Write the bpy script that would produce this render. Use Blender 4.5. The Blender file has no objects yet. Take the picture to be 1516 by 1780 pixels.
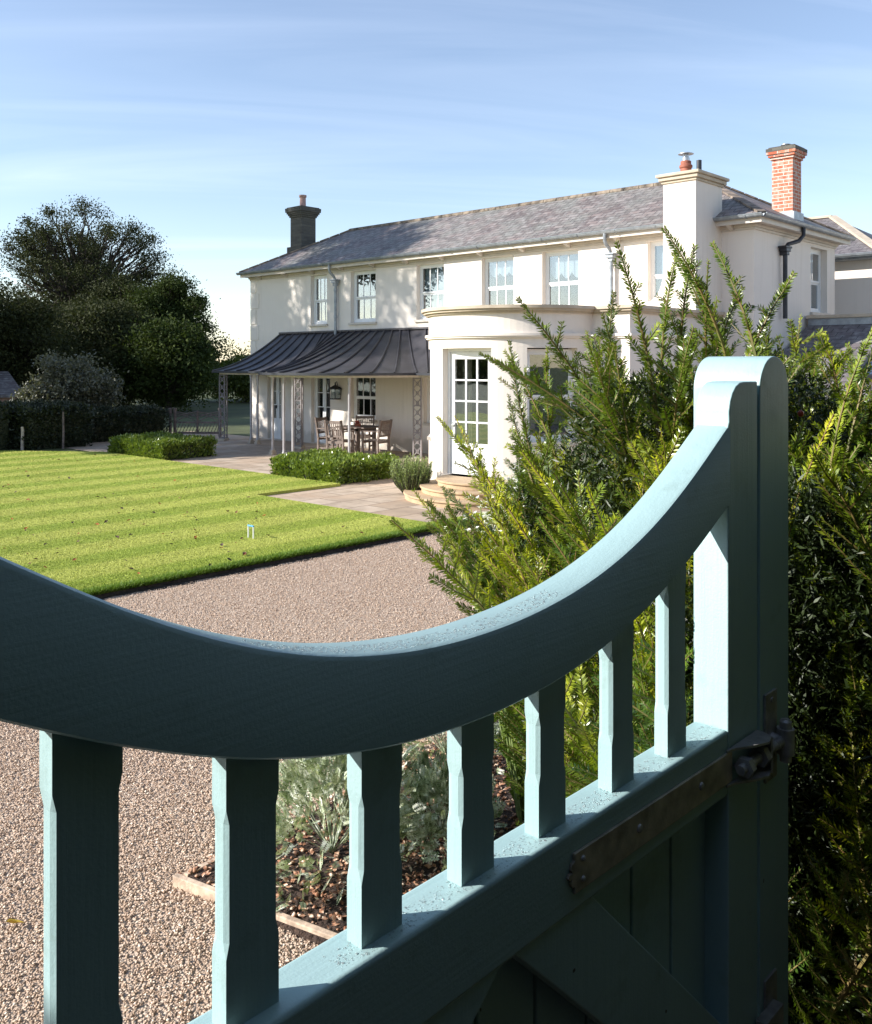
import bpy, bmesh, math, random
import numpy as np
from mathutils import Vector, Matrix
R = math.radians
random.seed(7); rng = np.random.default_rng(7)
S = bpy.context.scene
COL = S.collection

# ---------------------------------------------------------------- camera, sky, sun, exposure
cam_d = bpy.data.cameras.new('camera'); cam = bpy.data.objects.new('camera', cam_d); COL.objects.link(cam)
cam.location = (0, 0, 2.3); cam.rotation_euler = (R(90), 0, -R(46.9))
cam_d.sensor_fit = 'HORIZONTAL'; cam_d.sensor_width = 36.0; cam_d.lens = 36.0 * 1600 / 1516
cam_d.shift_y = -258 / 1516; cam_d.clip_start = 0.05; cam_d.clip_end = 3000
S.camera = cam
SUN_EL, SUN_AZ = R(28), math.atan2(1, 0.75)          # the sun stands to the left of +Y (towards -X)
TRAVEL = Vector((1, -0.75, -math.tan(SUN_EL) * 1.25)).normalized()
w = bpy.data.worlds.new('World'); S.world = w; w.use_nodes = True
nt = w.node_tree; nt.nodes.clear()
def wn(t, **k):
    n = nt.nodes.new(t)
    for a, b in k.items(): setattr(n, a, b)
    return n
sky = wn('ShaderNodeTexSky', sky_type='NISHITA', sun_disc=False, sun_elevation=SUN_EL, sun_rotation=-SUN_AZ,
         altitude=50, air_density=1.0, dust_density=0.15, ozone_density=1.6)
tc = wn('ShaderNodeTexCoord'); sp = wn('ShaderNodeSeparateXYZ'); nt.links.new(tc.outputs['Generated'], sp.inputs[0])
def wmath(op, a, b=None):
    n = wn('ShaderNodeMath', operation=op)
    for i, v in enumerate((a, b)):
        if v is None: continue
        if isinstance(v, (int, float)): n.inputs[i].default_value = v
        else: nt.links.new(v, n.inputs[i])
    return n.outputs[0]
# cirrus lies on a high layer: direction / height gives the place on that layer
zz = wmath('ADD', wmath('MAXIMUM', sp.outputs[2], 0.0), 0.12)
cx = wmath('DIVIDE', sp.outputs[0], zz); cy = wmath('DIVIDE', sp.outputs[1], zz)
cb = wn('ShaderNodeCombineXYZ'); nt.links.new(cx, cb.inputs[0]); nt.links.new(cy, cb.inputs[1])
mr = wn('ShaderNodeMapping'); mr.inputs['Rotation'].default_value = (0, 0, R(40)); nt.links.new(cb.outputs[0], mr.inputs[0])
mp = wn('ShaderNodeMapping'); mp.inputs['Scale'].default_value = (0.22, 1.35, 1); mp.inputs['Location'].default_value = (0.2, 2.9, 0)
nt.links.new(mr.outputs[0], mp.inputs[0])
nz = wn('ShaderNodeTexNoise'); nz.inputs['Scale'].default_value = 1.15; nz.inputs['Detail'].default_value = 9
nz.inputs['Roughness'].default_value = 0.55; nz.inputs['Distortion'].default_value = 1.5
nt.links.new(mp.outputs[0], nz.inputs['Vector'])
cr = wn('ShaderNodeValToRGB'); cr.color_ramp.elements[0].position = 0.46; cr.color_ramp.elements[1].position = 0.80
nt.links.new(nz.outputs[0], cr.inputs[0])
nz2 = wn('ShaderNodeTexNoise'); nz2.inputs['Scale'].default_value = 0.55; nz2.inputs['Detail'].default_value = 3; nt.links.new(mp.outputs[0], nz2.inputs['Vector'])
cr2 = wn('ShaderNodeValToRGB'); cr2.color_ramp.elements[0].position = 0.42; cr2.color_ramp.elements[1].position = 0.68; nt.links.new(nz2.outputs[0], cr2.inputs[0])
fac = wmath('MULTIPLY', wmath('MULTIPLY', cr.outputs[0], cr2.outputs[0]), 0.42)
fac = wmath('ADD', fac, 0.05)
mx = wn('ShaderNodeMixRGB'); mx.inputs[2].default_value = (7.2, 7.9, 9.2, 1)
tint = wn('ShaderNodeMixRGB', blend_type='MULTIPLY'); tint.inputs[0].default_value = 1; tint.inputs[2].default_value = (1.10, 1.04, 1.04, 1)
nt.links.new(sky.outputs[0], tint.inputs[1])
nt.links.new(fac, mx.inputs[0]); nt.links.new(tint.outputs[0], mx.inputs[1])
bg = wn('ShaderNodeBackground'); bg.inputs[1].default_value = 0.112
nt.links.new(mx.outputs[0], bg.inputs[0])
wo = wn('ShaderNodeOutputWorld'); nt.links.new(bg.outputs[0], wo.inputs[0])
sd = bpy.data.lights.new('sun', 'SUN'); sd.energy = 5.0; sd.angle = R(0.53); sd.color = (1, 0.95, 0.88)
so = bpy.data.objects.new('sun', sd); COL.objects.link(so); so.location = (-20, 15, 30)
so.rotation_euler = TRAVEL.to_track_quat('-Z', 'Y').to_euler()
S.view_settings.view_transform = 'Standard'; S.view_settings.look = 'None'
S.view_settings.exposure = 0.85; S.view_settings.gamma = 1; S.view_settings.use_curve_mapping = False
S.render.engine = 'CYCLES'

# ---------------------------------------------------------------- materials
MATS = {}
class NT:
    def __init__(s, name):
        s.m = bpy.data.materials.new(name); s.m.use_nodes = True; s.t = s.m.node_tree
        s.b = s.t.nodes['Principled BSDF']; s.out = s.t.nodes['Material Output']; MATS[name] = s.m
    def n(s, typ, ins=None, **k):
        x = s.t.nodes.new(typ)
        for a, v in k.items(): setattr(x, a, v)
        for a, v in (ins or {}).items():
            if isinstance(v, bpy.types.NodeSocket): s.t.links.new(v, x.inputs[a])
            else: x.inputs[a].default_value = v
        return x
    def link(s, a, b): s.t.links.new(a, b)
    def coord(s, scale=(1, 1, 1), rot=(0, 0, 0), kind='Object'):
        c = s.n('ShaderNodeTexCoord')
        return s.n('ShaderNodeMapping', {'Vector': c.outputs[kind], 'Scale': scale, 'Rotation': rot}).outputs[0]
    def noise(s, vec, scale, detail=5, rough=0.55, out=0):
        return s.n('ShaderNodeTexNoise', {'Vector': vec, 'Scale': scale, 'Detail': detail, 'Roughness': rough}).outputs[out]
    def ramp(s, fac, stops):
        r = s.n('ShaderNodeValToRGB', {'Fac': fac}); e = r.color_ramp.elements
        while len(e) < len(stops): e.new(0.5)
        for i, (p, c) in enumerate(stops):
            e[i].position = p; e[i].color = (c[0], c[1], c[2], 1) if not isinstance(c, float) else (c, c, c, 1)
        return r.outputs[0]
    def mix(s, fac, a, b, mode='MIX'):
        n = s.n('ShaderNodeMixRGB', blend_type=mode)
        for i, v in enumerate((fac, a, b)):
            if isinstance(v, bpy.types.NodeSocket): s.link(v, n.inputs[i])
            elif i == 0: n.inputs[0].default_value = v
            else: n.inputs[i].default_value = (v[0], v[1], v[2], 1)
        return n.outputs[0]
    def math(s, op, a, b=0.0):
        n = s.n('ShaderNodeMath', operation=op)
        for i, v in enumerate((a, b)):
            if isinstance(v, bpy.types.NodeSocket): s.link(v, n.inputs[i])
            else: n.inputs[i].default_value = v
        return n.outputs[0]
    def col(s, c):
        if isinstance(c, bpy.types.NodeSocket): s.link(c, s.b.inputs['Base Color'])
        else: s.b.inputs['Base Color'].default_value = (c[0], c[1], c[2], 1)
        return s
    def set(s, rough=0.7, metal=0.0, spec=None, coat=None):
        if isinstance(rough, bpy.types.NodeSocket): s.link(rough, s.b.inputs['Roughness'])
        else: s.b.inputs['Roughness'].default_value = rough
        s.b.inputs['Metallic'].default_value = metal
        if spec is not None: s.b.inputs['Specular IOR Level'].default_value = spec
        if coat: s.b.inputs['Coat Weight'].default_value = coat; s.b.inputs['Coat Roughness'].default_value = 0.15
        return s
    def bump(s, h, dist=0.01, strength=1.0):
        n = s.n('ShaderNodeBump', {'Height': h, 'Distance': dist, 'Strength': strength})
        s.link(n.outputs[0], s.b.inputs['Normal']); return s
def plain(name, c, rough=0.6, metal=0.0, var=0.12, scale=6, bump=0.0, bscale=40, spec=None, coat=None):
    k = NT(name); v = k.coord()
    f = k.noise(v, scale, 6)
    lo = [x * (1 - var * 1.6) for x in c]; hi = [min(1, x * (1 + var)) for x in c]
    k.col(k.ramp(f, [(0.3, lo), (0.7, hi)])).set(rough, metal, spec, coat)
    if bump: k.bump(k.noise(v, bscale, 4), bump)
    return k.m
def leafmat(name, stops, trans=0.3, rough=0.45, scale=9, spec=0.5, objrand=None, tip=None, lod=3):
    k = NT(name); v = k.coord()
    f = k.noise(v, scale, lod, 0.7)
    c = k.ramp(f, stops)
    if objrand:
        oi = k.n('ShaderNodeObjectInfo').outputs['Random']
        c = k.mix(k.ramp(oi, [(0.3, 0.0), (1.0, 0.9)]), c, k.mix(1.0, c, objrand, 'MULTIPLY'))
    if tip:
        z = k.n('ShaderNodeSeparateXYZ', {0: v}).outputs[2]
        c = k.mix(k.ramp(z, [(tip[0], 0.0), (tip[1], 1.0)]), c, k.mix(1.0, c, tip[2], 'MULTIPLY'))
    k.col(c).set(rough, spec=spec)
    tr = k.n('ShaderNodeBsdfTranslucent'); k.link(k.mix(1.0, c, (1.25, 1.3, 0.6), 'MULTIPLY'), tr.inputs[0])
    ms = k.n('ShaderNodeMixShader', {0: trans}); k.link(k.b.outputs[0], ms.inputs[1]); k.link(tr.outputs[0], ms.inputs[2])
    k.link(ms.outputs[0], k.out.inputs[0]); return k.m

# painted gate: brushed paint, the grain runs along the timber
for nm, sc in (('gate_paint', (1, 1, 0.04)), ('gate_paint_rail', (0.04, 1, 1))):
    k = NT(nm); v = k.coord()
    f = k.noise(v, 3.0, 6); g = k.noise(k.coord(sc), 75, 4, 0.6); g2 = k.noise(k.coord(sc), 18, 3)
    c = k.ramp(f, [(0.3, (0.305, 0.445, 0.458)), (0.7, (0.345, 0.495, 0.508))])
    c = k.mix(k.ramp(g2, [(0.35, 0.0), (0.75, 0.35)]), c, (0.285, 0.42, 0.43))
    ch = k.ramp(k.noise(v, 30, 2), [(0.775, 0.0), (0.785, 1.0)]); gm = k.ramp(k.noise(v, 7, 8, 0.7), [(0.56, 0.0), (0.74, 0.5)])
    c = k.mix(gm, c, (0.16, 0.23, 0.20))
    k.col(k.mix(ch, c, (0.06, 0.065, 0.06))).set(k.ramp(f, [(0.3, 0.38), (0.7, 0.52)]), spec=0.4)
    k.bump(k.mix(0.5, g, k.mix(0.5, g2, k.noise(v, 200, 3))), 0.0016)
# render walls
k = NT('wall_render'); v = k.coord()
f = k.noise(v, 0.8, 8, 0.6); st = k.noise(k.coord((3.5, 3.5, 0.22)), 1.6, 7, 0.65)
c = k.ramp(f, [(0.3, (0.74, 0.672, 0.600)), (0.7, (0.795, 0.727, 0.652))])
c = k.mix(k.ramp(st, [(0.52, 0.0), (0.80, 0.32)]), c, (0.50, 0.43, 0.35))
zz_ = k.n('ShaderNodeSeparateXYZ', {0: v}).outputs[2]
dz = k.math('ADD', zz_, k.math('MULTIPLY', k.noise(v, 3.5, 5), -0.5))
c = k.mix(k.ramp(dz, [(0.0, 0.4), (0.12, 0.0)]), c, (0.30, 0.27, 0.20))
k.col(c).set(0.85, spec=0.2).bump(k.mix(0.4, k.noise(v, 70, 4), k.noise(v, 5, 3)), 0.004)
plain('stone_trim', (0.50, 0.42, 0.32), 0.8, var=0.12, scale=5, bump=0.002)
plain('step_stone', (0.46, 0.33, 0.20), 0.8, var=0.14, scale=4, bump=0.003)
plain('white_paint', (0.80, 0.80, 0.79), 0.4, var=0.03)
plain('cream_paint', (0.58, 0.52, 0.45), 0.55, var=0.05)
plain('trellis_paint', (0.24, 0.215, 0.21), 0.6, var=0.15)
plain('grey_paint', (0.38, 0.365, 0.37), 0.5, var=0.08)
plain('lead_grey', (0.30, 0.33, 0.36), 0.42, 0.3, var=0.18, scale=8)
plain('dark_iron', (0.035, 0.037, 0.045), 0.45, 0.3, var=0.2)
plain('canopy_metal', (0.060, 0.056, 0.062), 0.42, 0.25, var=0.3, scale=2.5)
plain('room_dark', (0.045, 0.040, 0.036), 0.9)  # shade of the unlit rooms, painted as a dark colour
plain('curtain', (0.62, 0.56, 0.44), 0.9, var=0.1, scale=20)
plain('blind_fabric', (0.50, 0.55, 0.64), 0.9, var=0.04)
plain('terracotta', (0.36, 0.12, 0.075), 0.75, var=0.15)
plain('pot_pink', (0.40, 0.25, 0.22), 0.8, var=0.15)
plain('steel', (0.55, 0.56, 0.58), 0.35, 0.85, var=0.1)
plain('galvanised', (0.38, 0.37, 0.37), 0.42, 0.45, var=0.25, scale=30, bump=0.0006, bscale=120)
plain('strap_metal', (0.42, 0.37, 0.29), 0.5, 0.2, var=0.3, scale=22, bump=0.0006, bscale=140)
plain('teak', (0.20, 0.155, 0.13), 0.75, var=0.25, scale=14)
plain('weathered_wood', (0.17, 0.13, 0.115), 0.8, var=0.3, scale=10)
plain('post_wood', (0.50, 0.42, 0.34), 0.8, var=0.2, scale=9)
plain('bark', (0.055, 0.045, 0.036), 0.9, var=0.35, scale=5, bump=0.02, bscale=12)
plain('edging_timber', (0.56, 0.42, 0.31), 0.85, var=0.35, scale=14, bump=.003, bscale=50)
plain('blue_plastic', (0.05, 0.30, 0.52), 0.4)
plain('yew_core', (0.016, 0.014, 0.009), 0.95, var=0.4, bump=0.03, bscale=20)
plain('hip_red', (0.42, 0.05, 0.02), 0.35)
plain('soil_edge', (0.035, 0.024, 0.016), 0.95, var=0.4, scale=25, bump=0.02, bscale=30)
k = NT('stem_yew'); k.col(k.ramp(k.noise(k.coord(), 5, 3), [(0.35, (0.11, 0.12, 0.025)), (0.65, (0.20, 0.12, 0.045))])).set(0.6)
# glass: part mirror, part see-through
k = NT('window_glass'); k.b.inputs['Roughness'].default_value = 0.02
gl = k.n('ShaderNodeBsdfGlossy'); gl.inputs[1].default_value = 0.015; gl.inputs[0].default_value = (0.9, 0.93, 0.97, 1)
tp = k.n('ShaderNodeBsdfTransparent'); tp.inputs[0].default_value = (0.85, 0.88, 0.87, 1)
fr = k.n('ShaderNodeLayerWeight', {'Blend': 0.5})
k.bump(k.noise(k.coord(), 2.2, 2), 0.0012)
k.link(k.t.nodes['Bump'].outputs[0], gl.inputs['Normal'])
ms = k.n('ShaderNodeMixShader', {0: k.math('ADD', k.math('MULTIPLY', fr.outputs['Facing'], 0.5), 0.10)})
k.link(tp.outputs[0], ms.inputs[1]); k.link(gl.outputs[0], ms.inputs[2]); k.link(ms.outputs[0], k.out.inputs[0])
# slate (two directions: courses run level; 'along' is the axis of the eave)
def slate(name, along, c1, c2, c3, rise):
    k = NT(name); c = k.n('ShaderNodeTexCoord').outputs['Object']; s_ = k.n('ShaderNodeSeparateXYZ', {0: c})
    cb = k.n('ShaderNodeCombineXYZ', {0: s_.outputs[along], 1: k.math('MULTIPLY', s_.outputs[2], rise)})
    b = k.n('ShaderNodeTexBrick', {'Vector': cb.outputs[0], 'Color1': (0, 0, 0, 1), 'Color2': (1, 1, 1, 1), 'Mortar': (0.5, 0.5, 0.5, 1),
            'Scale': 1.0, 'Mortar Size': 0.007, 'Brick Width': 0.30, 'Row Height': 0.19, 'Bias': 0.0})
    n1 = k.noise(c, 1.3, 5); n2 = k.noise(c, 7, 5)
    a = k.mix(b.outputs[0], c1, c2); a = k.mix(k.ramp(n1, [(0.4, 0.0), (0.65, 0.8)]), a, c3)
    a = k.mix(k.ramp(n2, [(0.45, 0.0), (0.7, 0.45)]), a, (0.42, 0.41, 0.40))
    a = k.mix(b.outputs['Fac'], a, (0.03, 0.03, 0.035))
    k.col(a).set(0.6, spec=0.35)
    k.bump(k.mix(0.35, k.mix(b.outputs['Fac'], b.outputs[0], (0, 0, 0)), n2), 0.02); return k.m
slate('roof_slate', 1, (0.105, 0.085, 0.080), (0.225, 0.180, 0.168), (0.175, 0.178, 0.160), 2.4)
slate('roof_slate_end', 0, (0.12, 0.10, 0.095), (0.23, 0.19, 0.175), (0.20, 0.19, 0.165), 2.4)
slate('wing_slate', 1, (0.10, 0.085, 0.09), (0.15, 0.125, 0.13), (0.13, 0.12, 0.12), 2.4)
def brick(name, c1, c2, mort, mix=0.25, axis=None):
    k = NT(name); c = k.n('ShaderNodeTexCoord').outputs['Object']; s_ = k.n('ShaderNodeSeparateXYZ', {0: c})
    cb = k.n('ShaderNodeCombineXYZ', {0: k.math('ADD', s_.outputs[0], s_.outputs[1]), 1: s_.outputs[2]})
    b = k.n('ShaderNodeTexBrick', {'Vector': cb.outputs[0], 'Color1': (*c1, 1), 'Color2': (*c2, 1), 'Mortar': (*mort, 1),
            'Scale': 1.0, 'Mortar Size': 0.010, 'Brick Width': 0.225, 'Row Height': 0.075})
    n2 = k.noise(c, 9, 5)
    k.col(k.mix(k.ramp(n2, [(0.45, 0.0), (0.7, mix)]), b.outputs[0], mort)).set(0.9)
    k.bump(k.math('SUBTRACT', 1.0, b.outputs['Fac']), 0.008); return k.m
brick('red_brick', (0.42, 0.10, 0.05), (0.52, 0.17, 0.09), (0.55, 0.50, 0.44), 0.6)
brick('sooty_brick', (0.075, 0.068, 0.058), (0.13, 0.12, 0.10), (0.10, 0.095, 0.085), 0.5)
plain('ridge_tile', (0.24, 0.19, 0.15), 0.85, var=0.4, scale=6)
plain('lichen_ridge', (0.20, 0.16, 0.12), 0.9, var=0.6, scale=5)
# ground materials
k = NT('gravel_base'); v = k.coord()
vo = k.n('ShaderNodeTexVoronoi', {'Vector': v, 'Scale': 78.0})
vo2 = k.n('ShaderNodeTexVoronoi', {'Vector': v, 'Scale': 24.0})
c = k.ramp(k.n('ShaderNodeSeparateColor', {0: vo.outputs['Color']}).outputs[0],
           [(0.0, (0.34, 0.235, 0.165)), (0.35, (0.56, 0.415, 0.31)), (0.7, (0.65, 0.50, 0.39)), (1.0, (0.78, 0.66, 0.54))])
c = k.mix(k.ramp(k.noise(v, 1.2, 5), [(0.35, 0.0), (0.7, 0.4)]), c, (0.45, 0.32, 0.22))
c = k.mix(k.ramp(k.noise(k.coord((0.25, 1.0, 1)), 0.9, 4), [(0.45, 0.0), (0.68, 0.45)]), c, (0.60, 0.47, 0.36))
k.col(k.mix(k.ramp(vo.outputs['Distance'], [(0.0, 0.0), (0.55, 0.40)]), c, (0.13, 0.09, 0.065))).set(0.9, spec=0.2)
k.bump(k.math('SUBTRACT', 1.0, k.math('ADD', vo.outputs['Distance'], k.math('MULTIPLY', vo2.outputs['Distance'], 0.5))), 0.012)
k = NT('gravel_stone')
oi = k.noise(k.coord(), 55, 1, 0.5)
k.col(k.ramp(oi, [(0.30, (0.22, 0.14, 0.095)), (0.42, (0.47, 0.335, 0.24)), (0.56, (0.60, 0.455, 0.345)), (0.70, (0.82, 0.71, 0.59))])).set(0.75, spec=0.3)
k = NT('lawn_turf'); v = k.coord(); s_ = k.n('ShaderNodeSeparateXYZ', {0: v})
y = k.math('ADD', s_.outputs[1], k.math('MULTIPLY', k.noise(k.coord((0.15, 1, 1)), 1.1, 3), 0.35))
sn = k.math('SINE', k.math('MULTIPLY', y, 2 * math.pi / 1.18))
fr = k.ramp(k.math('ADD', k.math('MULTIPLY', sn, 0.5), 0.5), [(0.30, 0.0), (0.70, 1.0)])
a = k.mix(fr, (0.27, 0.345, 0.050), (0.415, 0.445, 0.090))  # stripe tones: reflection off blades leaning two ways, put into the colour
n1 = k.noise(v, 0.9, 6); n2 = k.noise(v, 45, 4, 0.7)
a = k.mix(k.ramp(n1, [(0.4, 0.0), (0.7, 0.35)]), a, (0.33, 0.31, 0.07))
a = k.mix(1.0, a, k.ramp(n2, [(0.3, 0.75), (0.65, 1.15)]), 'MULTIPLY')
k.col(a).set(0.85, spec=0.15).bump(n2, 0.03)
TURF_COL = None
k = NT('grass_blade'); v = k.coord(); s_ = k.n('ShaderNodeSeparateXYZ', {0: v})
y = k.math('ADD', s_.outputs[1], k.math('MULTIPLY', k.noise(k.coord((0.15, 1, 1)), 1.1, 3), 0.35))
sn = k.math('SINE', k.math('MULTIPLY', y, 2 * math.pi / 1.18))
fr = k.ramp(k.math('ADD', k.math('MULTIPLY', sn, 0.5), 0.5), [(0.30, 0.0), (0.70, 1.0)])
a = k.mix(fr, (0.335, 0.395, 0.06), (0.465, 0.50, 0.115))  # the same mowing sheen painted into the blades
a = k.mix(1.0, a, k.ramp(k.noise(v, 60, 2), [(0.3, 0.6), (0.7, 1.35)]), 'MULTIPLY')
k.col(a).set(0.6, spec=0.2)
leafmat('edge_grass', [(0.3, (0.07, 0.14, 0.015)), (0.7, (0.20, 0.30, 0.04))], 0.3, 0.6, 50)
plain('field_grass', (0.07, 0.085, 0.025), 0.95, var=0.35, scale=0.3)
k = NT('patio_flags'); v = k.coord()
b = k.n('ShaderNodeTexBrick', {'Vector': v, 'Color1': (0.38, 0.285, 0.20, 1), 'Color2': (0.55, 0.45, 0.35, 1), 'Mortar': (0.16, 0.12, 0.08, 1),
        'Scale': 1.0, 'Mortar Size': 0.012, 'Brick Width': 0.95, 'Row Height': 0.58, 'Bias': -0.1}, offset=0.37, squash=1.4, squash_frequency=3)
n1 = k.noise(v, 2.2, 7, 0.65); n2 = k.noise(v, 0.9, 5)
a = k.mix(k.ramp(n1, [(0.42, 0.0), (0.72, 0.75)]), b.outputs[0], (0.22, 0.165, 0.115))
a = k.mix(k.ramp(n2, [(0.5, 0.0), (0.75, 0.5)]), a, (0.50, 0.33, 0.21))
k.col(a).set(0.85).bump(k.mix(0.5, n1, k.math('SUBTRACT', 1.0, b.outputs['Fac'])), 0.012)
plain('bed_soil', (0.055, 0.032, 0.022), 0.95, var=0.45, scale=30, bump=0.03, bscale=45)
k = NT('bed_litter'); oi = k.noise(k.coord(), 40, 1)
k.col(k.ramp(oi, [(0.3, (0.08, 0.035, 0.02)), (0.46, (0.28, 0.12, 0.06)), (0.58, (0.50, 0.30, 0.19)), (0.70, (0.80, 0.68, 0.55))])).set(0.8)
k = NT('autumn_leaf'); oi = k.n('ShaderNodeObjectInfo').outputs['Random']
k.col(k.ramp(oi, [(0.2, (0.05, 0.025, 0.012)), (0.6, (0.16, 0.06, 0.02)), (0.95, (0.42, 0.10, 0.015))])).set(0.7)
plain('yellow_leaf', (0.62, 0.42, 0.04), 0.6, var=0.3, scale=60)
# leaves
leafmat('yew_needle', [(0.30, (0.040, 0.080, 0.010)), (0.5, (0.105, 0.165, 0.016)), (0.7, (0.21, 0.265, 0.030))], 0.26, 0.32, 14, 0.6,
        objrand=(1.9, 1.7, 0.9), tip=(0.6, 1.5, (2.0, 1.6, 1.0)))
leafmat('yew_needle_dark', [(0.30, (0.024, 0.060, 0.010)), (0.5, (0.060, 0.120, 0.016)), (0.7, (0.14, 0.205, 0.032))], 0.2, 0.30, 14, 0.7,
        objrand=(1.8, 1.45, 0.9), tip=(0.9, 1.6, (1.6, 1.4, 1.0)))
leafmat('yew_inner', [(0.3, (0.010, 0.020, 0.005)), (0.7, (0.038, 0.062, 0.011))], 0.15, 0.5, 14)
leafmat('tree_leaf_dark', [(0.3, (0.022, 0.028, 0.011)), (0.7, (0.055, 0.062, 0.022))], 0.16, 0.75, 1.2, 0.15)
leafmat('tree_leaf_mid', [(0.3, (0.022, 0.036, 0.010)), (0.7, (0.060, 0.082, 0.020))], 0.22, 0.75, 1.2, 0.15)
leafmat('tree_leaf_bright', [(0.3, (0.05, 0.075, 0.012)), (0.7, (0.14, 0.17, 0.03))], 0.3, 0.5, 1.2)
leafmat('silver_shrub_leaf', [(0.3, (0.05, 0.055, 0.035)), (0.55, (0.13, 0.13, 0.085)), (0.75, (0.24, 0.23, 0.18))], 0.2, 0.5, 6)
leafmat('dark_hedge_leaf', [(0.3, (0.010, 0.015, 0.006)), (0.7, (0.040, 0.052, 0.016))], 0.1, 0.55, 7)
leafmat('laurel_leaf', [(0.3, (0.055, 0.095, 0.018)), (0.5, (0.15, 0.21, 0.03)), (0.7, (0.30, 0.36, 0.07))], 0.25, 0.3, 11, 0.6)
leafmat('rosemary_leaf', [(0.3, (0.16, 0.23, 0.07)), (0.7, (0.42, 0.50, 0.20))], 0.3, 0.5, 9)
leafmat('artemisia_leaf', [(0.36, (0.10, 0.15, 0.05)), (0.5, (0.42, 0.48, 0.32)), (0.64, (0.85, 0.87, 0.80))], 0.12, 0.6, 16)
leafmat('petal_white', [(0.3, (0.75, 0.74, 0.74)), (0.7, (0.86, 0.86, 0.88))], 0.3, 0.5, 20)

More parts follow.
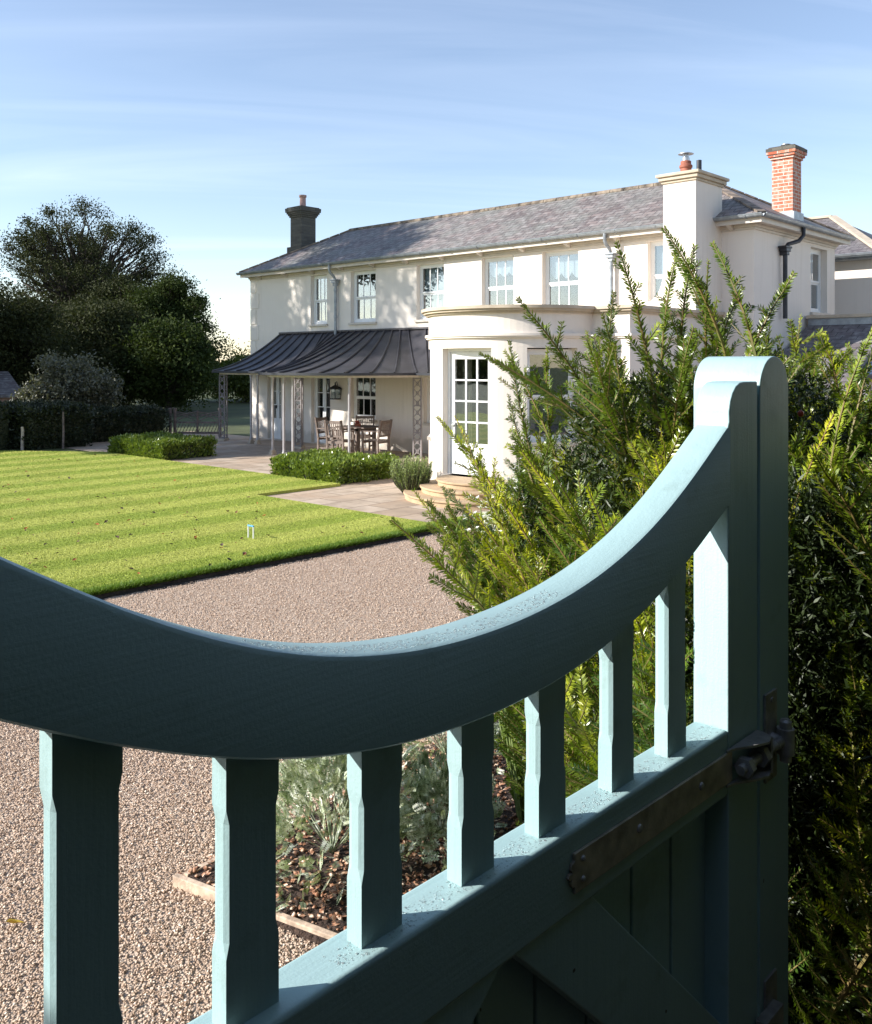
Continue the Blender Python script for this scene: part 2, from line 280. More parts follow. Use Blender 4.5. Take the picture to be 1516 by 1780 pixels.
# ---------------------------------------------------------------- mesh helpers
class MB:
    def __init__(s): s.v = []; s.f = []
    def add(s, vs, fs):
        o = len(s.v); s.v += [tuple(p) for p in vs]; s.f += [tuple(i + o for i in f) for f in fs]; return s
    def box(s, a, b):
        (x0, y0, z0), (x1, y1, z1) = a, b
        return s.add([(x0, y0, z0), (x1, y0, z0), (x1, y1, z0), (x0, y1, z0), (x0, y0, z1), (x1, y0, z1), (x1, y1, z1), (x0, y1, z1)],
                     [(0, 3, 2, 1), (4, 5, 6, 7), (0, 1, 5, 4), (1, 2, 6, 5), (2, 3, 7, 6), (3, 0, 4, 7)])
    def mbox(s, M, a, b):
        t = MB().box(a, b); return s.add([M @ Vector(p) for p in t.v], t.f)
    def bar(s, p, q, w, h=None, up=(0, 0, 1)):
        p, q = Vector(p), Vector(q); h = w if h is None else h; d = (q - p).normalized(); u = Vector(up)
        if abs(d.dot(u)) > 0.98: u = Vector((0, 1, 0)) if abs(d.y) < 0.9 else Vector((1, 0, 0))
        r = d.cross(u).normalized(); u = r.cross(d)
        vs = [e + r * (w / 2 * i) + u * (h / 2 * j) for e in (p, q) for i, j in ((-1, -1), (1, -1), (1, 1), (-1, 1))]
        return s.add(vs, [(0, 1, 2, 3), (7, 6, 5, 4), (0, 4, 5, 1), (1, 5, 6, 2), (2, 6, 7, 3), (3, 7, 4, 0)])
    def tube(s, pts, rad, n=8, cap=True):
        pts = [Vector(p) for p in pts]; rad = rad if isinstance(rad, (list, tuple)) else [rad] * len(pts)
        vs = []; pr = None
        for i, p in enumerate(pts):
            d = (pts[min(i + 1, len(pts) - 1)] - pts[max(i - 1, 0)]).normalized()
            if pr is None: pr = d.orthogonal().normalized()
            pr = (pr - d * pr.dot(d)).normalized(); q = d.cross(pr)
            vs += [p + (pr * math.cos(2 * math.pi * j / n) + q * math.sin(2 * math.pi * j / n)) * rad[i] for j in range(n)]
        fs = [(i * n + j, i * n + (j + 1) % n, (i + 1) * n + (j + 1) % n, (i + 1) * n + j) for i in range(len(pts) - 1) for j in range(n)]
        if cap: fs += [tuple(range(n - 1, -1, -1)), tuple(range((len(pts) - 1) * n, len(pts) * n))]
        return s.add(vs, fs)
    def lathe(s, c, prof, n=20):       # prof: (radius, z)
        vs = [(c[0] + r * math.cos(2 * math.pi * j / n), c[1] + r * math.sin(2 * math.pi * j / n), c[2] + z) for r, z in prof for j in range(n)]
        fs = [(i * n + j, i * n + (j + 1) % n, (i + 1) * n + (j + 1) % n, (i + 1) * n + j) for i in range(len(prof) - 1) for j in range(n)]
        fs += [tuple(range(n - 1, -1, -1)), tuple(range((len(prof) - 1) * n, len(prof) * n))]
        return s.add(vs, fs)
    def prism(s, poly, z0, z1):        # poly in XY, counter-clockwise
        n = len(poly)
        return s.add([(x, y, z0) for x, y in poly] + [(x, y, z1) for x, y in poly],
                     [tuple(range(n - 1, -1, -1)), tuple(range(n, 2 * n))] + [(i, (i + 1) % n, n + (i + 1) % n, n + i) for i in range(n)])
    def prismY(s, poly, y0, y1):       # poly in XZ
        n = len(poly)
        return s.add([(x, y0, z) for x, z in poly] + [(x, y1, z) for x, z in poly],
                     [tuple(range(n)), tuple(range(2 * n - 1, n - 1, -1))] + [(i, n + i, n + (i + 1) % n, (i + 1) % n) for i in range(n)])
    def grid(s, ca, cb, holes, f, depth=0.22, reveal=True):
        # a wall over coordinates (a, b) with real openings; f(a, b, d) gives the point d behind the face
        A = sorted(set(ca) | {x for h in holes for x in h[:2]}); B = sorted(set(cb) | {x for h in holes for x in h[2:4]})
        ins = lambda a, b: any(h[0] < a < h[1] and h[2] < b < h[3] for h in holes)
        for i in range(len(A) - 1):
            for j in range(len(B) - 1):
                if ins((A[i] + A[i + 1]) / 2, (B[j] + B[j + 1]) / 2): continue
                s.add([f(A[i], B[j], 0), f(A[i + 1], B[j], 0), f(A[i + 1], B[j + 1], 0), f(A[i], B[j + 1], 0)], [(0, 1, 2, 3)])
        if reveal:
            for h in holes:
                As = [a for a in A if h[0] <= a <= h[1]]
                for a in h[:2]: s.add([f(a, h[2], 0), f(a, h[2], depth), f(a, h[3], depth), f(a, h[3], 0)], [(0, 1, 2, 3)])
                for b in h[2:4]:
                    for p, q in zip(As, As[1:]): s.add([f(p, b, 0), f(q, b, 0), f(q, b, depth), f(p, b, depth)], [(0, 1, 2, 3)])
        return s
def prop(o, label=None, cat=None, group=None, kind=None):
    if label: o['label'] = label
    if cat: o['category'] = cat
    if group: o['group'] = group
    if kind: o['kind'] = kind
    return o
def rootloc(p):
    v = Vector((0, 0, 0))
    while p is not None: v += p.location; p = p.parent
    return v
def obj(name, mb, mat, parent=None, smooth=False, bevel=0.0, origin=None, label=None):
    """one mesh object; vertices are given in world places, stored relative to the parent"""
    me = bpy.data.meshes.new(name); off = rootloc(parent)
    loc = Vector((0, 0, 0))
    if origin is not None: loc = Vector(origin) - off
    o_ = off + loc
    me.from_pydata([(x - o_.x, y - o_.y, z - o_.z) for x, y, z in mb.v], [], mb.f); me.update()
    ms = mat if isinstance(mat, (list, tuple)) else [mat]
    for m in ms: me.materials.append(MATS[m])
    bm = bmesh.new(); bm.from_mesh(me); bmesh.ops.recalc_face_normals(bm, faces=bm.faces) if not smooth == 'raw' else None
    bm.to_mesh(me); bm.free()
    if smooth: 
        for p in me.polygons: p.use_smooth = True
    o = bpy.data.objects.new(name, me); COL.objects.link(o); o.location = loc
    if parent: o.parent = parent
    if smooth is True:
        md = o.modifiers.new('es', 'EDGE_SPLIT'); md.split_angle = R(38)
    if bevel:
        md = o.modifiers.new('bv', 'BEVEL'); md.width = bevel; md.segments = 2; md.limit_method = 'ANGLE'; md.angle_limit = R(40)
    if label: o['label'] = label
    return o
def empty(name, loc, label, cat, group=None):
    o = bpy.data.objects.new(name, None); COL.objects.link(o); o.location = loc; o.empty_display_size = 0.2
    return prop(o, label, cat, group)
def npobj(name, V, F, mat, parent=None, smooth=False, loc=(0, 0, 0)):
    """V (n,3) in world places, F (m,k) same-size faces"""
    off = rootloc(parent) + Vector(loc)
    V = np.asarray(V, dtype=np.float32) - np.array(off, dtype=np.float32)
    F = np.asarray(F, dtype=np.int32); kf = F.shape[1]
    me = bpy.data.meshes.new(name); me.vertices.add(len(V)); me.vertices.foreach_set('co', V.ravel())
    me.loops.add(F.size); me.loops.foreach_set('vertex_index', F.ravel())
    me.polygons.add(len(F)); me.polygons.foreach_set('loop_start', np.arange(0, F.size, kf, dtype=np.int32))
    me.update(calc_edges=True); me.materials.append(MATS[mat])
    o = bpy.data.objects.new(name, me); COL.objects.link(o); o.location = loc
    if parent: o.parent = parent
    return o
def unit(a): return a / np.maximum(np.linalg.norm(a, axis=1, keepdims=True), 1e-9)
def leaves(C, D, L, W, N=None):
    """diamond leaves: C base, D direction, L length, W width -> V, F"""
    n = len(C); D = unit(D)
    if N is None: N = rng.normal(size=(n, 3))
    Sd = unit(np.cross(D, N)); L = np.broadcast_to(L, (n,))[:, None]; W = np.broadcast_to(W, (n,))[:, None]
    m = C + D * L * 0.45
    V = np.stack([C, m + Sd * W / 2, C + D * L, m - Sd * W / 2], 1).reshape(-1, 3)
    F = np.arange(n * 4).reshape(-1, 4); return V, F
def merge(parts):
    V = []; F = []; o = 0
    for v, f in parts: V.append(v); F.append(f + o); o += len(v)
    return np.concatenate(V), np.concatenate(F)
def copy_tree(o, parent=None):
    c = o.copy(); COL.objects.link(c); c.parent = parent
    for ch in list(o.children): copy_tree(ch, c)
    return c

# ---------------------------------------------------------------- ground, drive, lawn, patio
def sheet(name, poly, z, mat, thick=None):
    mb = MB()
    if thick: mb.prism(poly, z - thick, z)
    else: mb.add([(x, y, z) for x, y in poly], [tuple(range(len(poly)))])
    return prop(obj(name, mb, mat), kind='structure')
sheet('ground', [(-600, -600), (900, -600), (900, 900), (-600, 900)], -0.012, 'field_grass')
sheet('gravel_drive', [(-14, -9), (18, -9), (18, 8.75), (-14, 8.75)], -0.004, 'gravel_base')
sheet('patio', [(9.45, 9.0), (17.2, 9.0), (17.2, 27.5), (11.4, 27.5), (11.4, 13.1), (9.45, 13.1)], 0.0, 'patio_flags')
lawn_poly = [(-14, 8.6), (12.4, 8.62), (12.4, 8.98), (9.45, 9.02), (9.45, 13.1), (11.38, 13.1), (11.38, 22.3), (9.4, 24.9), (-14, 24.9)]
sheet('lawn', lawn_poly, 0.05, 'lawn_turf', 0.054)
mb = MB(); xs = np.arange(-14, 12.5, 0.12)
def wob(x): return 1.7 * (0.016 * math.sin(x * 7.1) + 0.014 * math.sin(x * 17.3 + 1) + 0.01 * math.sin(x * 41))
for a, b in zip(xs, xs[1:]):
    mb.add([(a, 8.585 - abs(wob(a)), -0.003), (b, 8.585 - abs(wob(b)), -0.003), (b, 8.597, 0.046), (a, 8.597, 0.046)], [(0, 1, 2, 3)])
    mb.add([(a, 8.50 + wob(a) * 2.0, -0.001), (b, 8.50 + wob(b) * 2.0, -0.001), (b, 8.585 - abs(wob(b)), 0.002), (a, 8.585 - abs(wob(a)), 0.002)], [(0, 1, 2, 3)])
prop(obj('lawn_edge_soil', mb, 'soil_edge'), kind='structure')
# grass blades over the near lawn and a rougher fringe along its cut edge
def inlawn(x, y):
    return (y > 8.62) & (y < 24.8) & (((x < 9.43)) | ((y > 13.12) & (x < 11.36) & (x < 11.36 - np.maximum(0, (y - 22.3) * 0.76))) | ((y < 8.97) & (x < 12.3)))
n = 420000
d = 9.0 * (26 / 9.0) ** (rng.random(n) ** 1.25); t = rng.uniform(-0.5, 0.12, n)
sx, cx_ = math.sin(R(46.9)), math.cos(R(46.9))
X = d * (sx + cx_ * t); Y = d * (cx_ - sx * t); kk = inlawn(X, Y); X, Y, d = X[kk], Y[kk], d[kk]; n = len(X)
C = np.stack([X, Y, np.full(n, 0.045)], 1); D = np.stack([rng.normal(0, .45, n), rng.normal(0, .45, n), np.ones(n)], 1)
Lb = rng.uniform(0.006, 0.014, n) * (1 + 0.02 * d); Wb = rng.uniform(0.004, 0.008, n) * (0.6 + d / 14)
V, F = leaves(C, D, Lb, Wb); prop(npobj('lawn_grass', V, F, 'grass_blade'), 'short mown grass of the striped lawn', 'grass', kind='stuff')
n = 60000; X = rng.uniform(3.0, 12.3, n); Y = 8.585 + np.abs(rng.normal(0, 0.07, n))
C = np.stack([X, Y, np.full(n, 0.03)], 1); D = np.stack([rng.normal(0, .5, n), rng.normal(-.35, .5, n), np.ones(n)], 1)
V, F = leaves(C, D, rng.uniform(0.03, 0.085, n), rng.uniform(0.006, 0.011, n))
prop(npobj('edge_grass', V, F, 'edge_grass'), 'longer ragged green grass along the lawn edge beside the gravel', 'grass', kind='stuff')
sheet('path', [(-3.6, -3.0), (8, -3.0), (8, .8), (-3.6, .8)], .004, 'bed_soil')  # unseen dark ground added on the near side to cut bounced light
# loose stones of the drive where it lies close to the camera
def stones(n, xr, yr, smin, smax, keep, z0=0.0):
    X = rng.uniform(*xr, n); Y = rng.uniform(*yr, n); kk = keep(X, Y); X, Y = X[kk], Y[kk]; n = len(X)
    s = rng.uniform(smin, smax, n)
    base = np.array([[1, 0, 0], [0, 1, 0], [-1, 0, 0], [0, -1, 0], [0, 0, 1], [0, 0, -1]], float)
    a = rng.uniform(0, 6.28, n); ca, sa = np.cos(a), np.sin(a)
    st = np.stack([rng.uniform(.6, 1.3, n), rng.uniform(.5, 1.0, n), rng.uniform(.4, .8, n)], 1)
    P = base[None] * st[:, None, :] + rng.normal(0, .12, (n, 6, 3))
    Q = np.empty_like(P); Q[..., 0] = P[..., 0] * ca[:, None] - P[..., 1] * sa[:, None]; Q[..., 1] = P[..., 0] * sa[:, None] + P[..., 1] * ca[:, None]; Q[..., 2] = P[..., 2]
    Q = Q * s[:, None, None]; Q[..., 0] += X[:, None]; Q[..., 1] += Y[:, None]; Q[..., 2] += z0 + s[:, None] * 0.3
    T = np.array([[0, 1, 4], [1, 2, 4], [2, 3, 4], [3, 0, 4], [1, 0, 5], [2, 1, 5], [3, 2, 5], [0, 3, 5]])
    F = (np.arange(n)[:, None, None] * 6 + T[None]).reshape(-1, 3); return Q.reshape(-1, 3), F
def bed_in(x, y): return (x > 2.215 + (3.6 - y) * 0.255) & (y < 3.62 + (x - 2.2) * 0.08)
def vis(x, y):
    dd = sx * x + cx_ * y; tt = (cx_ * x - sx * y) / np.maximum(dd, .1); return (tt > -.52) & (tt < .2) & (dd > 2.4)
p1 = stones(150000, (0.6, 6.5), (2.2, 7.0), 0.0030, 0.0085, lambda x, y: vis(x, y) & ~bed_in(x, y) & (sx * x + cx_ * y < 6.2))
p2 = stones(70000, (2.0, 10.5), (3.0, 8.5), 0.005, 0.009, lambda x, y: vis(x, y) & (sx * x + cx_ * y >= 6.2))
V, F = merge([p1, p2]); prop(npobj('gravel', V, F, 'gravel_stone'), 'loose pinkish tan gravel of the drive', 'gravel', kind='stuff')

# ---------------------------------------------------------------- the house
H = empty('house', (17, 15, 0), 'long cream rendered two storey house with slate roof, curved bay and metal veranda canopy', 'house')
XF, ZT = 17.0, 4.98
f_fac = lambda a, b, d: (XF + d, a, b)          # a = Y, b = Z
f_end = lambda a, b, d: (a, 7.58 + d, b)        # a = X
up_win = [(20.158, 20.888), (18.138, 19.145), (15.632, 16.60), (13.415, 14.403), (11.60, 12.59), (9.05, 9.88)]
ZW0, ZW1 = 3.43, 4.845
gf = [(22.30, 22.96, .02, 2.0, 'd'), (20.02, 20.86, .02, 2.0, 'd'), (18.14, 19.16, .78, 2.0, 'w'), (15.40, 16.35, .78, 2.0, 'w')]
holes = [(a, b, ZW0, ZW1) for a, b in up_win] + [h[:4] for h in gf]
mb = MB().grid([7.58, 23.8], [0, ZT], holes, f_fac)
ew = (19.80, 20.74, 3.40, 4.80)
mb.grid([XF, 21.2], [0, ZT], [ew], f_end)
mb.grid([7.58, 23.8], [0, ZT], [], lambda a, b, d: (21.2, a, b)); mb.grid([XF, 21.2], [0, ZT], [], lambda a, b, d: (a, 23.8, b))
obj('wall', mb, 'wall_render', H)
# dark panels behind the openings: gloom of unlit rooms put into their colour
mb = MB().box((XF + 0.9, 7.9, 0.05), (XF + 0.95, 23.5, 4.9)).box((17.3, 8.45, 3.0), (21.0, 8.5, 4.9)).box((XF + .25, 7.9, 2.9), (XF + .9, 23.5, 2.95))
obj('dark_room_panel', mb, 'room_dark', H)
def place(face, a, zc=0.0):
    """local frame of an opening: x to the right seen from outside, y outward, z up; origin at its left-bottom"""
    if face == 'F': return Matrix(((0, -1, 0, XF), (-1, 0, 0, a), (0, 0, 1, zc), (0, 0, 0, 1)))   # right = -Y, outward = -X
    if face == 'E': return Matrix(((1, 0, 0, a), (0, -1, 0, 7.58), (0, 0, 1, zc), (0, 0, 0, 1)))
def sash(M, w_, h, cols, rows, parent, inset=0.13, blind=None, name='window'):
    mb = MB(); B = lambda a, b: mb.mbox(M, a, b); t = 0.055; y = -inset
    B((0, y - .05, 0), (t, y, h)); B((w_ - t, y - .05, 0), (w_, y, h)); B((t, y - .05, h - t), (w_ - t, y, h)); B((t, y - .05, 0), (w_ - t, y, .07))
    hm = h * 0.48
    for k_, (z0, z1, yy) in enumerate(((.07, hm, y - .03), (hm, h - t, y - .008))):
        s_ = 0.036
        B((t, yy - .022, z0), (t + s_, yy, z1)); B((w_ - t - s_, yy - .022, z0), (w_ - t, yy, z1))
        B((t + s_, yy - .022, z0), (w_ - t - s_, yy, z0 + .042)); B((t + s_, yy - .022, z1 - .042), (w_ - t - s_, yy, z1))
        for c in range(1, cols):
            x = t + s_ + (w_ - 2 * t - 2 * s_) * c / cols; B((x - .011, yy - .018, z0 + .042), (x + .011, yy - .002, z1 - .042))
        for r_ in range(1, rows):
            z = z0 + (z1 - z0) * r_ / rows; B((t + s_, yy - .017, z - .011), (w_ - t - s_, yy - .003, z + .011))
    o = obj(name, mb, 'white_paint', parent)
    obj('glass', MB().mbox(M, (t, y - .044, .07), (w_ - t, y - .040, hm)).mbox(M, (t, y - .022, hm), (w_ - t, y - .018, h - t)), 'window_glass', o)
    obj('sill', MB().mbox(M, (-.05, -.0, -.06), (w_ + .05, .06, -.002)).mbox(M, (0.003, -inset, -.05), (w_ - .003, 0, .002)), 'cream_paint', o)
    if blind:
        bm_ = MB(); n = 18; x0, x1 = t + .01, w_ - t - .01; zt = h - t; lo, am = blind
        for i in range(n):
            a, b = x0 + (x1 - x0) * i / n, x0 + (x1 - x0) * (i + 1) / n
            za, zb = [zt - lo - am * abs(math.sin(math.pi * 3 * (q - x0) / (x1 - x0))) for q in (a, b)]
            bm_.add([M @ Vector(p) for p in ((a, y - .13, zt), (b, y - .13, zt), (b, y - .13, zb), (a, y - .13, za), (a, y - .15, zt), (b, y - .15, zt), (b, y - .15, zb), (a, y - .15, za))],
                    [(0, 1, 2, 3), (7, 6, 5, 4), (3, 2, 6, 7), (0, 4, 5, 1)])
        obj('blind', bm_, 'blind_fabric', o)
    return o
for i, (a, b) in enumerate(up_win):
    w_ = b - a
    sash(place('F', b, ZW0), w_, ZW1 - ZW0, 3, 1, H, blind=(0.0, 0.0) if False else {2: (1.26, 0.0), 3: (0.30, .10), 4: (0.42, .14), 5: (1.26, 0.0)}.get(i))
for (a, b, z0, z1, kd) in gf:
    w_ = b - a; M = place('F', b, z0)
    if kd == 'w': sash(M, w_, z1 - z0, 3, 1, H)
    else:
        h = z1 - z0; mb = MB(); B = lambda p, q: mb.mbox(M, p, q); y = -.14
        for x0 in (0.04, w_ / 2 + .004):
            x1 = x0 + w_ / 2 - .044
            B((x0, y - .045, 0), (x0 + .065, y, h - .05)); B((x1 - .065, y - .045, 0), (x1, y, h - .05))
            B((x0 + .065, y - .045, h - .13), (x1 - .065, y, h - .05)); B((x0 + .065, y - .045, 0), (x1 - .065, y, .62))
            for k_ in (1, 2): z = .62 + (h - .75) * k_ / 3; B((x0 + .065, y - .035, z - .012), (x1 - .065, y - .01, z + .012))
        B((0, y - .07, 0), (.04, y + .02, h)); B((w_ - .04, y - .07, 0), (w_, y + .02, h)); B((.04, y - .07, h - .05), (w_ - .04, y + .02, h))
        o = obj('french_door', mb, 'white_paint', H)
        obj('glass', MB().mbox(M, (.06, y - .028, .62), (w_ - .06, y - .024, h - .12)), 'window_glass', o)
        obj('handle', MB().mbox(M, (w_ / 2 - .05, y, .92), (w_ / 2 - .03, y + .05, 1.02)), 'dark_iron', o)
sash(place('E', ew[0], ew[2]), ew[1] - ew[0], ew[3] - ew[2], 2, 1, H, inset=.14)
# quoins
mb = MB()
for i in range(10):
    L_ = 0.42 if i % 2 == 0 else 0.27
    z = 0.12 + i * .485; mb.box((XF - .018, 23.8 - L_, z), (XF + .1, 23.815, z + .455))
obj('quoins', mb, 'wall_render', H, bevel=.008)
# eaves, gutters, brackets
EX0, EX1, EY0, EY1, EZ = 16.73, 21.47, 7.31, 24.03, 5.11
mb = MB().box((EX0 + .03, EY0 + .03, ZT + .0), (EX1 - .03, EY1 - .03, ZT + .03)).box((EX0 + .015, EY0 + .015, ZT - .02), (EX0 + .045, EY1 - .015, EZ - .02)).box((EX0 + .045, EY0 + .015, ZT - .02), (EX1 - .015, EY0 + .045, EZ - .02))
mb.box((XF - .06, 7.52, ZT - .06), (XF + .01, 23.86, ZT - .003)).box((XF + .01, 7.52, ZT - .06), (21.26, 7.59, ZT - .003))
mb.box((XF - .03, 7.55, ZT - .11), (XF + .01, 23.83, ZT - .063)).box((XF + .01, 7.55, ZT - .11), (21.23, 7.59, ZT - .063))
obj('eaves', mb, 'cream_paint', H)
for i in range(13):
    y = 8.0 + i * 1.27
    mb = MB().add([(XF - .06, y - .04, ZT - .1), (XF - .06, y + .04, ZT - .1), (XF - .06, y - .04, ZT - .002), (XF - .06, y + .04, ZT - .002), (XF - .23, y - .04, ZT - .002), (XF - .23, y + .04, ZT - .002), (XF - .23, y - .04, ZT - .035), (XF - .23, y + .04, ZT - .035)],
                  [(0, 2, 4, 6), (1, 7, 5, 3), (0, 1, 3, 2), (4, 5, 7, 6), (0, 6, 7, 1), (2, 3, 5, 4)])
    obj('eaves_bracket', mb, 'cream_paint', H)
def halfpipe(mb, p, q, r, n=8):
    p, q = Vector(p), Vector(q); d = (q - p).normalized(); sd_ = Vector((d.y, -d.x, 0))
    for rr in (r, r - .008):
        ring = [(sd_ * math.cos(a) + Vector((0, 0, 1)) * math.sin(a)) * rr for a in [math.pi + math.pi * i / n for i in range(n + 1)]]
        mb.add([e + w_ for e in (p, q) for w_ in ring], [(i, i + 1, n + 2 + i, n + 1 + i) for i in range(n)])
    for sg in (-1, 1): mb.tube([p + sd_ * r * sg, q + sd_ * r * sg], .009, 6)
mb = MB(); halfpipe(mb, (EX0 - .04, EY0 - .04, EZ - .0), (EX0 - .04, EY1 + .04, EZ - .0), .065); halfpipe(mb, (EX0 - .04, EY0 - .04, EZ), (EX1, EY0 - .04, EZ), .065)
for i in range(18): y = 7.6 + i * .95; mb.tube([(EX0 - .04 + .07 * math.cos(a), y, EZ + .07 * math.sin(a)) for a in [math.pi + math.pi * j / 8 for j in range(9)]], .011, 5)
obj('gutter', mb, 'lead_grey', H, smooth=True)
def downpipe(y, zb, mat='lead_grey'):
    mb = MB().tube([(16.69, y, EZ - .05), (16.69, y, EZ - .20), (16.73, y - .01, EZ - .28), (16.85, y - .03, EZ - .39), (16.87, y - .03, EZ - .45)], .038, 10)
    mb.tube([(16.9, y - .03, EZ - .62), (16.9, y - .03, zb)], .042, 10)
    for z in (EZ - .75, EZ - 1.5): 
        if z > zb: mb.tube([(16.9, y - .03, z - .04), (16.9, y - .03, z + .04)], .052, 10)
    o = obj('downpipe', mb, mat, H, smooth=True)
    obj('hopper', MB().box((16.79, y - .15, EZ - .49), (16.97, y + .09, EZ - .455)).box((16.81, y - .12, EZ - .56), (16.96, y + .06, EZ - .49)).box((16.84, y - .09, EZ - .64), (16.95, y + .03, EZ - .56)), mat, o, bevel=.008)
downpipe(19.70, 3.10); downpipe(10.72, 3.3)
mb = MB().tube([(18.65, EY0 - .03, EZ - .05), (18.65, EY0 - .03, EZ - .22), (18.55, 7.34, EZ - .34), (18.28, 7.45, EZ - .42), (18.24, 7.47, EZ - .48)], .042, 10).tube([(18.22, 7.48, EZ - .6), (18.22, 7.48, 3.2)], .045, 10)
o = obj('downpipe', mb, 'dark_iron', H, smooth=True)
obj('hopper', MB().box((18.08, 7.40, EZ - .50), (18.38, 7.57, EZ - .46)).box((18.12, 7.41, EZ - .57), (18.34, 7.57, EZ - .50)).box((18.16, 7.42, EZ - .64), (18.29, 7.57, EZ - .57)), 'dark_iron', o, bevel=.008)
# roof: four planes of the hip, each with its own course direction
RX, RY0, RY1, RZ = 19.1, 9.72, 21.55, 6.45
def slab(poly, t=0.05):
    n = len(poly); return MB().add([(x, y, z) for x, y, z in poly] + [(x, y, z - t) for x, y, z in poly], [tuple(range(n)), tuple(range(2 * n - 1, n - 1, -1))] + [(i, n + i, n + (i + 1) % n, (i + 1) % n) for i in range(n)])
z0 = EZ + .03
rf = obj('roof', slab([(EX0, EY0, z0), (EX0, EY1, z0), (RX, RY1, RZ), (RX, RY0, RZ)]).add(*(lambda s: (s.v, s.f))(slab([(EX1, EY0, z0), (EX1, EY1, z0), (RX, RY1, RZ), (RX, RY0, RZ)]))), 'roof_slate', H)
e1 = slab([(EX0, EY0, z0), (EX1, EY0, z0), (RX, RY0, RZ)]); e2 = slab([(EX0, EY1, z0), (EX1, EY1, z0), (RX, RY1, RZ)]); obj('hip_end', e1, 'roof_slate_end', rf); obj('hip_end', e2, 'roof_slate_end', rf)
mb = MB(); nseg = 30
for i in range(nseg): 
    a = RY0 + (RY1 - RY0) * i / nseg; b = RY0 + (RY1 - RY0) * (i + 1) / nseg - .015
    mb.tube([(RX, a, RZ - .03), (RX, b, RZ - .03)], .085, 8)
obj('ridge', mb, 'lichen_ridge', rf, smooth=True)
mb = MB()
for cx0, cy0, ry in ((EX0, EY0, RY0), (EX1, EY0, RY0), (EX0, EY1, RY1)):
    mb = MB(); p, q = Vector((cx0, cy0, z0)), Vector((RX, ry, RZ))
    for i in range(11): mb.bar(p.lerp(q, i / 11), p.lerp(q, (i + .93) / 11), .17, .035)
    obj('hip_tiles', mb, 'ridge_tile', rf)
# main rendered chimney stack
SX0, SX1, SY0, SY1, SZ = 15.94, 17.02, 8.24, 8.92, 5.80
mb = MB().box((SX0, SY0, 3.31), (SX1, SY1, SZ))
fl = [(SY1 - .01, 4.12)] + [(SY1 + .36 * (1 - math.cos(a)) , 4.12 - .62 * math.sin(a)) for a in [math.pi / 2 * i / 10 for i in range(1, 11)]] + [(SY1 + .38, 3.31), (SY1 - .01, 3.31)]
n = len(fl); mb.add([(SX0 + .004, y, z) for y, z in fl] + [(SX1, y, z) for y, z in fl], [tuple(range(n)), tuple(range(2 * n - 1, n - 1, -1))] + [(i, n + i, n + (i + 1) % n, (i + 1) % n) for i in range(n)])
st = obj('chimney_stack', mb, 'wall_render', H)
mb = MB(); 
for e, za, zb in ((.03, SZ - .05, SZ), (.07, SZ, SZ + .07), (.11, SZ + .07, SZ + .13)): mb.box((SX0 - e, SY0 - e, za), (SX1 + e, SY1 + e, zb))
obj('cap', mb, 'stone_trim', st, bevel=.012)
cxp, cyp = 16.35, 8.66
obj('chimney_pot', MB().lathe((cxp, cyp, SZ + .12), [(.115, 0), (.105, .04), (.105, .16), (.125, .18), (.125, .22), (.10, .24), (.10, .30), (.085, .31)], 18), 'terracotta', st, smooth=True)
obj('cowl', MB().lathe((cxp, cyp, SZ + .42), [(.075, 0), (.075, .07), (.06, .08), (.06, .12)], 14).lathe((cxp, cyp, SZ + .56), [(.15, 0), (.15, .012), (.09, .03), (.02, .04)], 18).tube([(cxp + .08, cyp, SZ + .5), (cxp + .08, cyp, SZ + .57)], .008, 5).tube([(cxp - .08, cyp, SZ + .5), (cxp - .08, cyp, SZ + .57)], .008, 5), 'steel', st, smooth=True)
obj('flue_pipe', MB().tube([(16.42, 8.42, SZ + .12), (16.42, 8.42, SZ + .42)], .05, 12), 'dark_iron', st, smooth=True)
def brick_stack(x0, y0, x1, y1, zb, zt, mat, flare, capmat):
    o = obj('chimney', MB().box((x0, y0, zb), (x1, y1, zt)), mat, H)
    mb = MB()
    for i in range(flare): e = .03 * (i + 1); z = zt - .004 + i * .055; mb.box((x0 - e, y0 - e, z), (x1 + e, y1 + e, z + .055 - (0 if i < flare - 1 else 0)))
    obj('corbelling', mb, mat, o)
    e = .03 * flare + .004; z = zt - .004 + flare * .055
    obj('cap', MB().box((x0 - e, y0 - e, z), (x1 + e, y1 + e, z + .07)).box((x0 - e + .04, y0 - e + .04, z + .07), (x1 + e - .04, y1 + e - .04, z + .10)), capmat, o)
    return o, z + .10
o, zt = brick_stack(18.99, 7.64, 19.44, 8.08, 5.1, 6.58, 'red_brick', 3, 'sooty_brick')
obj('cowl', MB().tube([(19.2, 7.86, zt), (19.2, 7.86, zt + .06)], .06, 10).lathe((19.2, 7.86, zt + .06), [(.11, 0), (.11, .012), (.03, .035)], 14), 'steel', o, smooth=True)
obj('flashing', MB().box((18.96, 7.60, 5.1), (19.47, 8.12, 5.46)), 'lead_grey', o)
o, zt = brick_stack(18.15, 22.75, 18.72, 23.30, 5.3, 6.92, 'sooty_brick', 4, 'sooty_brick')
obj('stack_base', MB().box((18.07, 22.68, 5.3), (18.80, 23.38, 5.98)), 'sooty_brick', o)
obj('chimney_pot', MB().lathe((18.42, 23.02, zt - .02), [(.12, 0), (.10, .05), (.095, .34), (.12, .36), (.12, .42), (.09, .42)], 16), 'pot_pink', o, smooth=True)

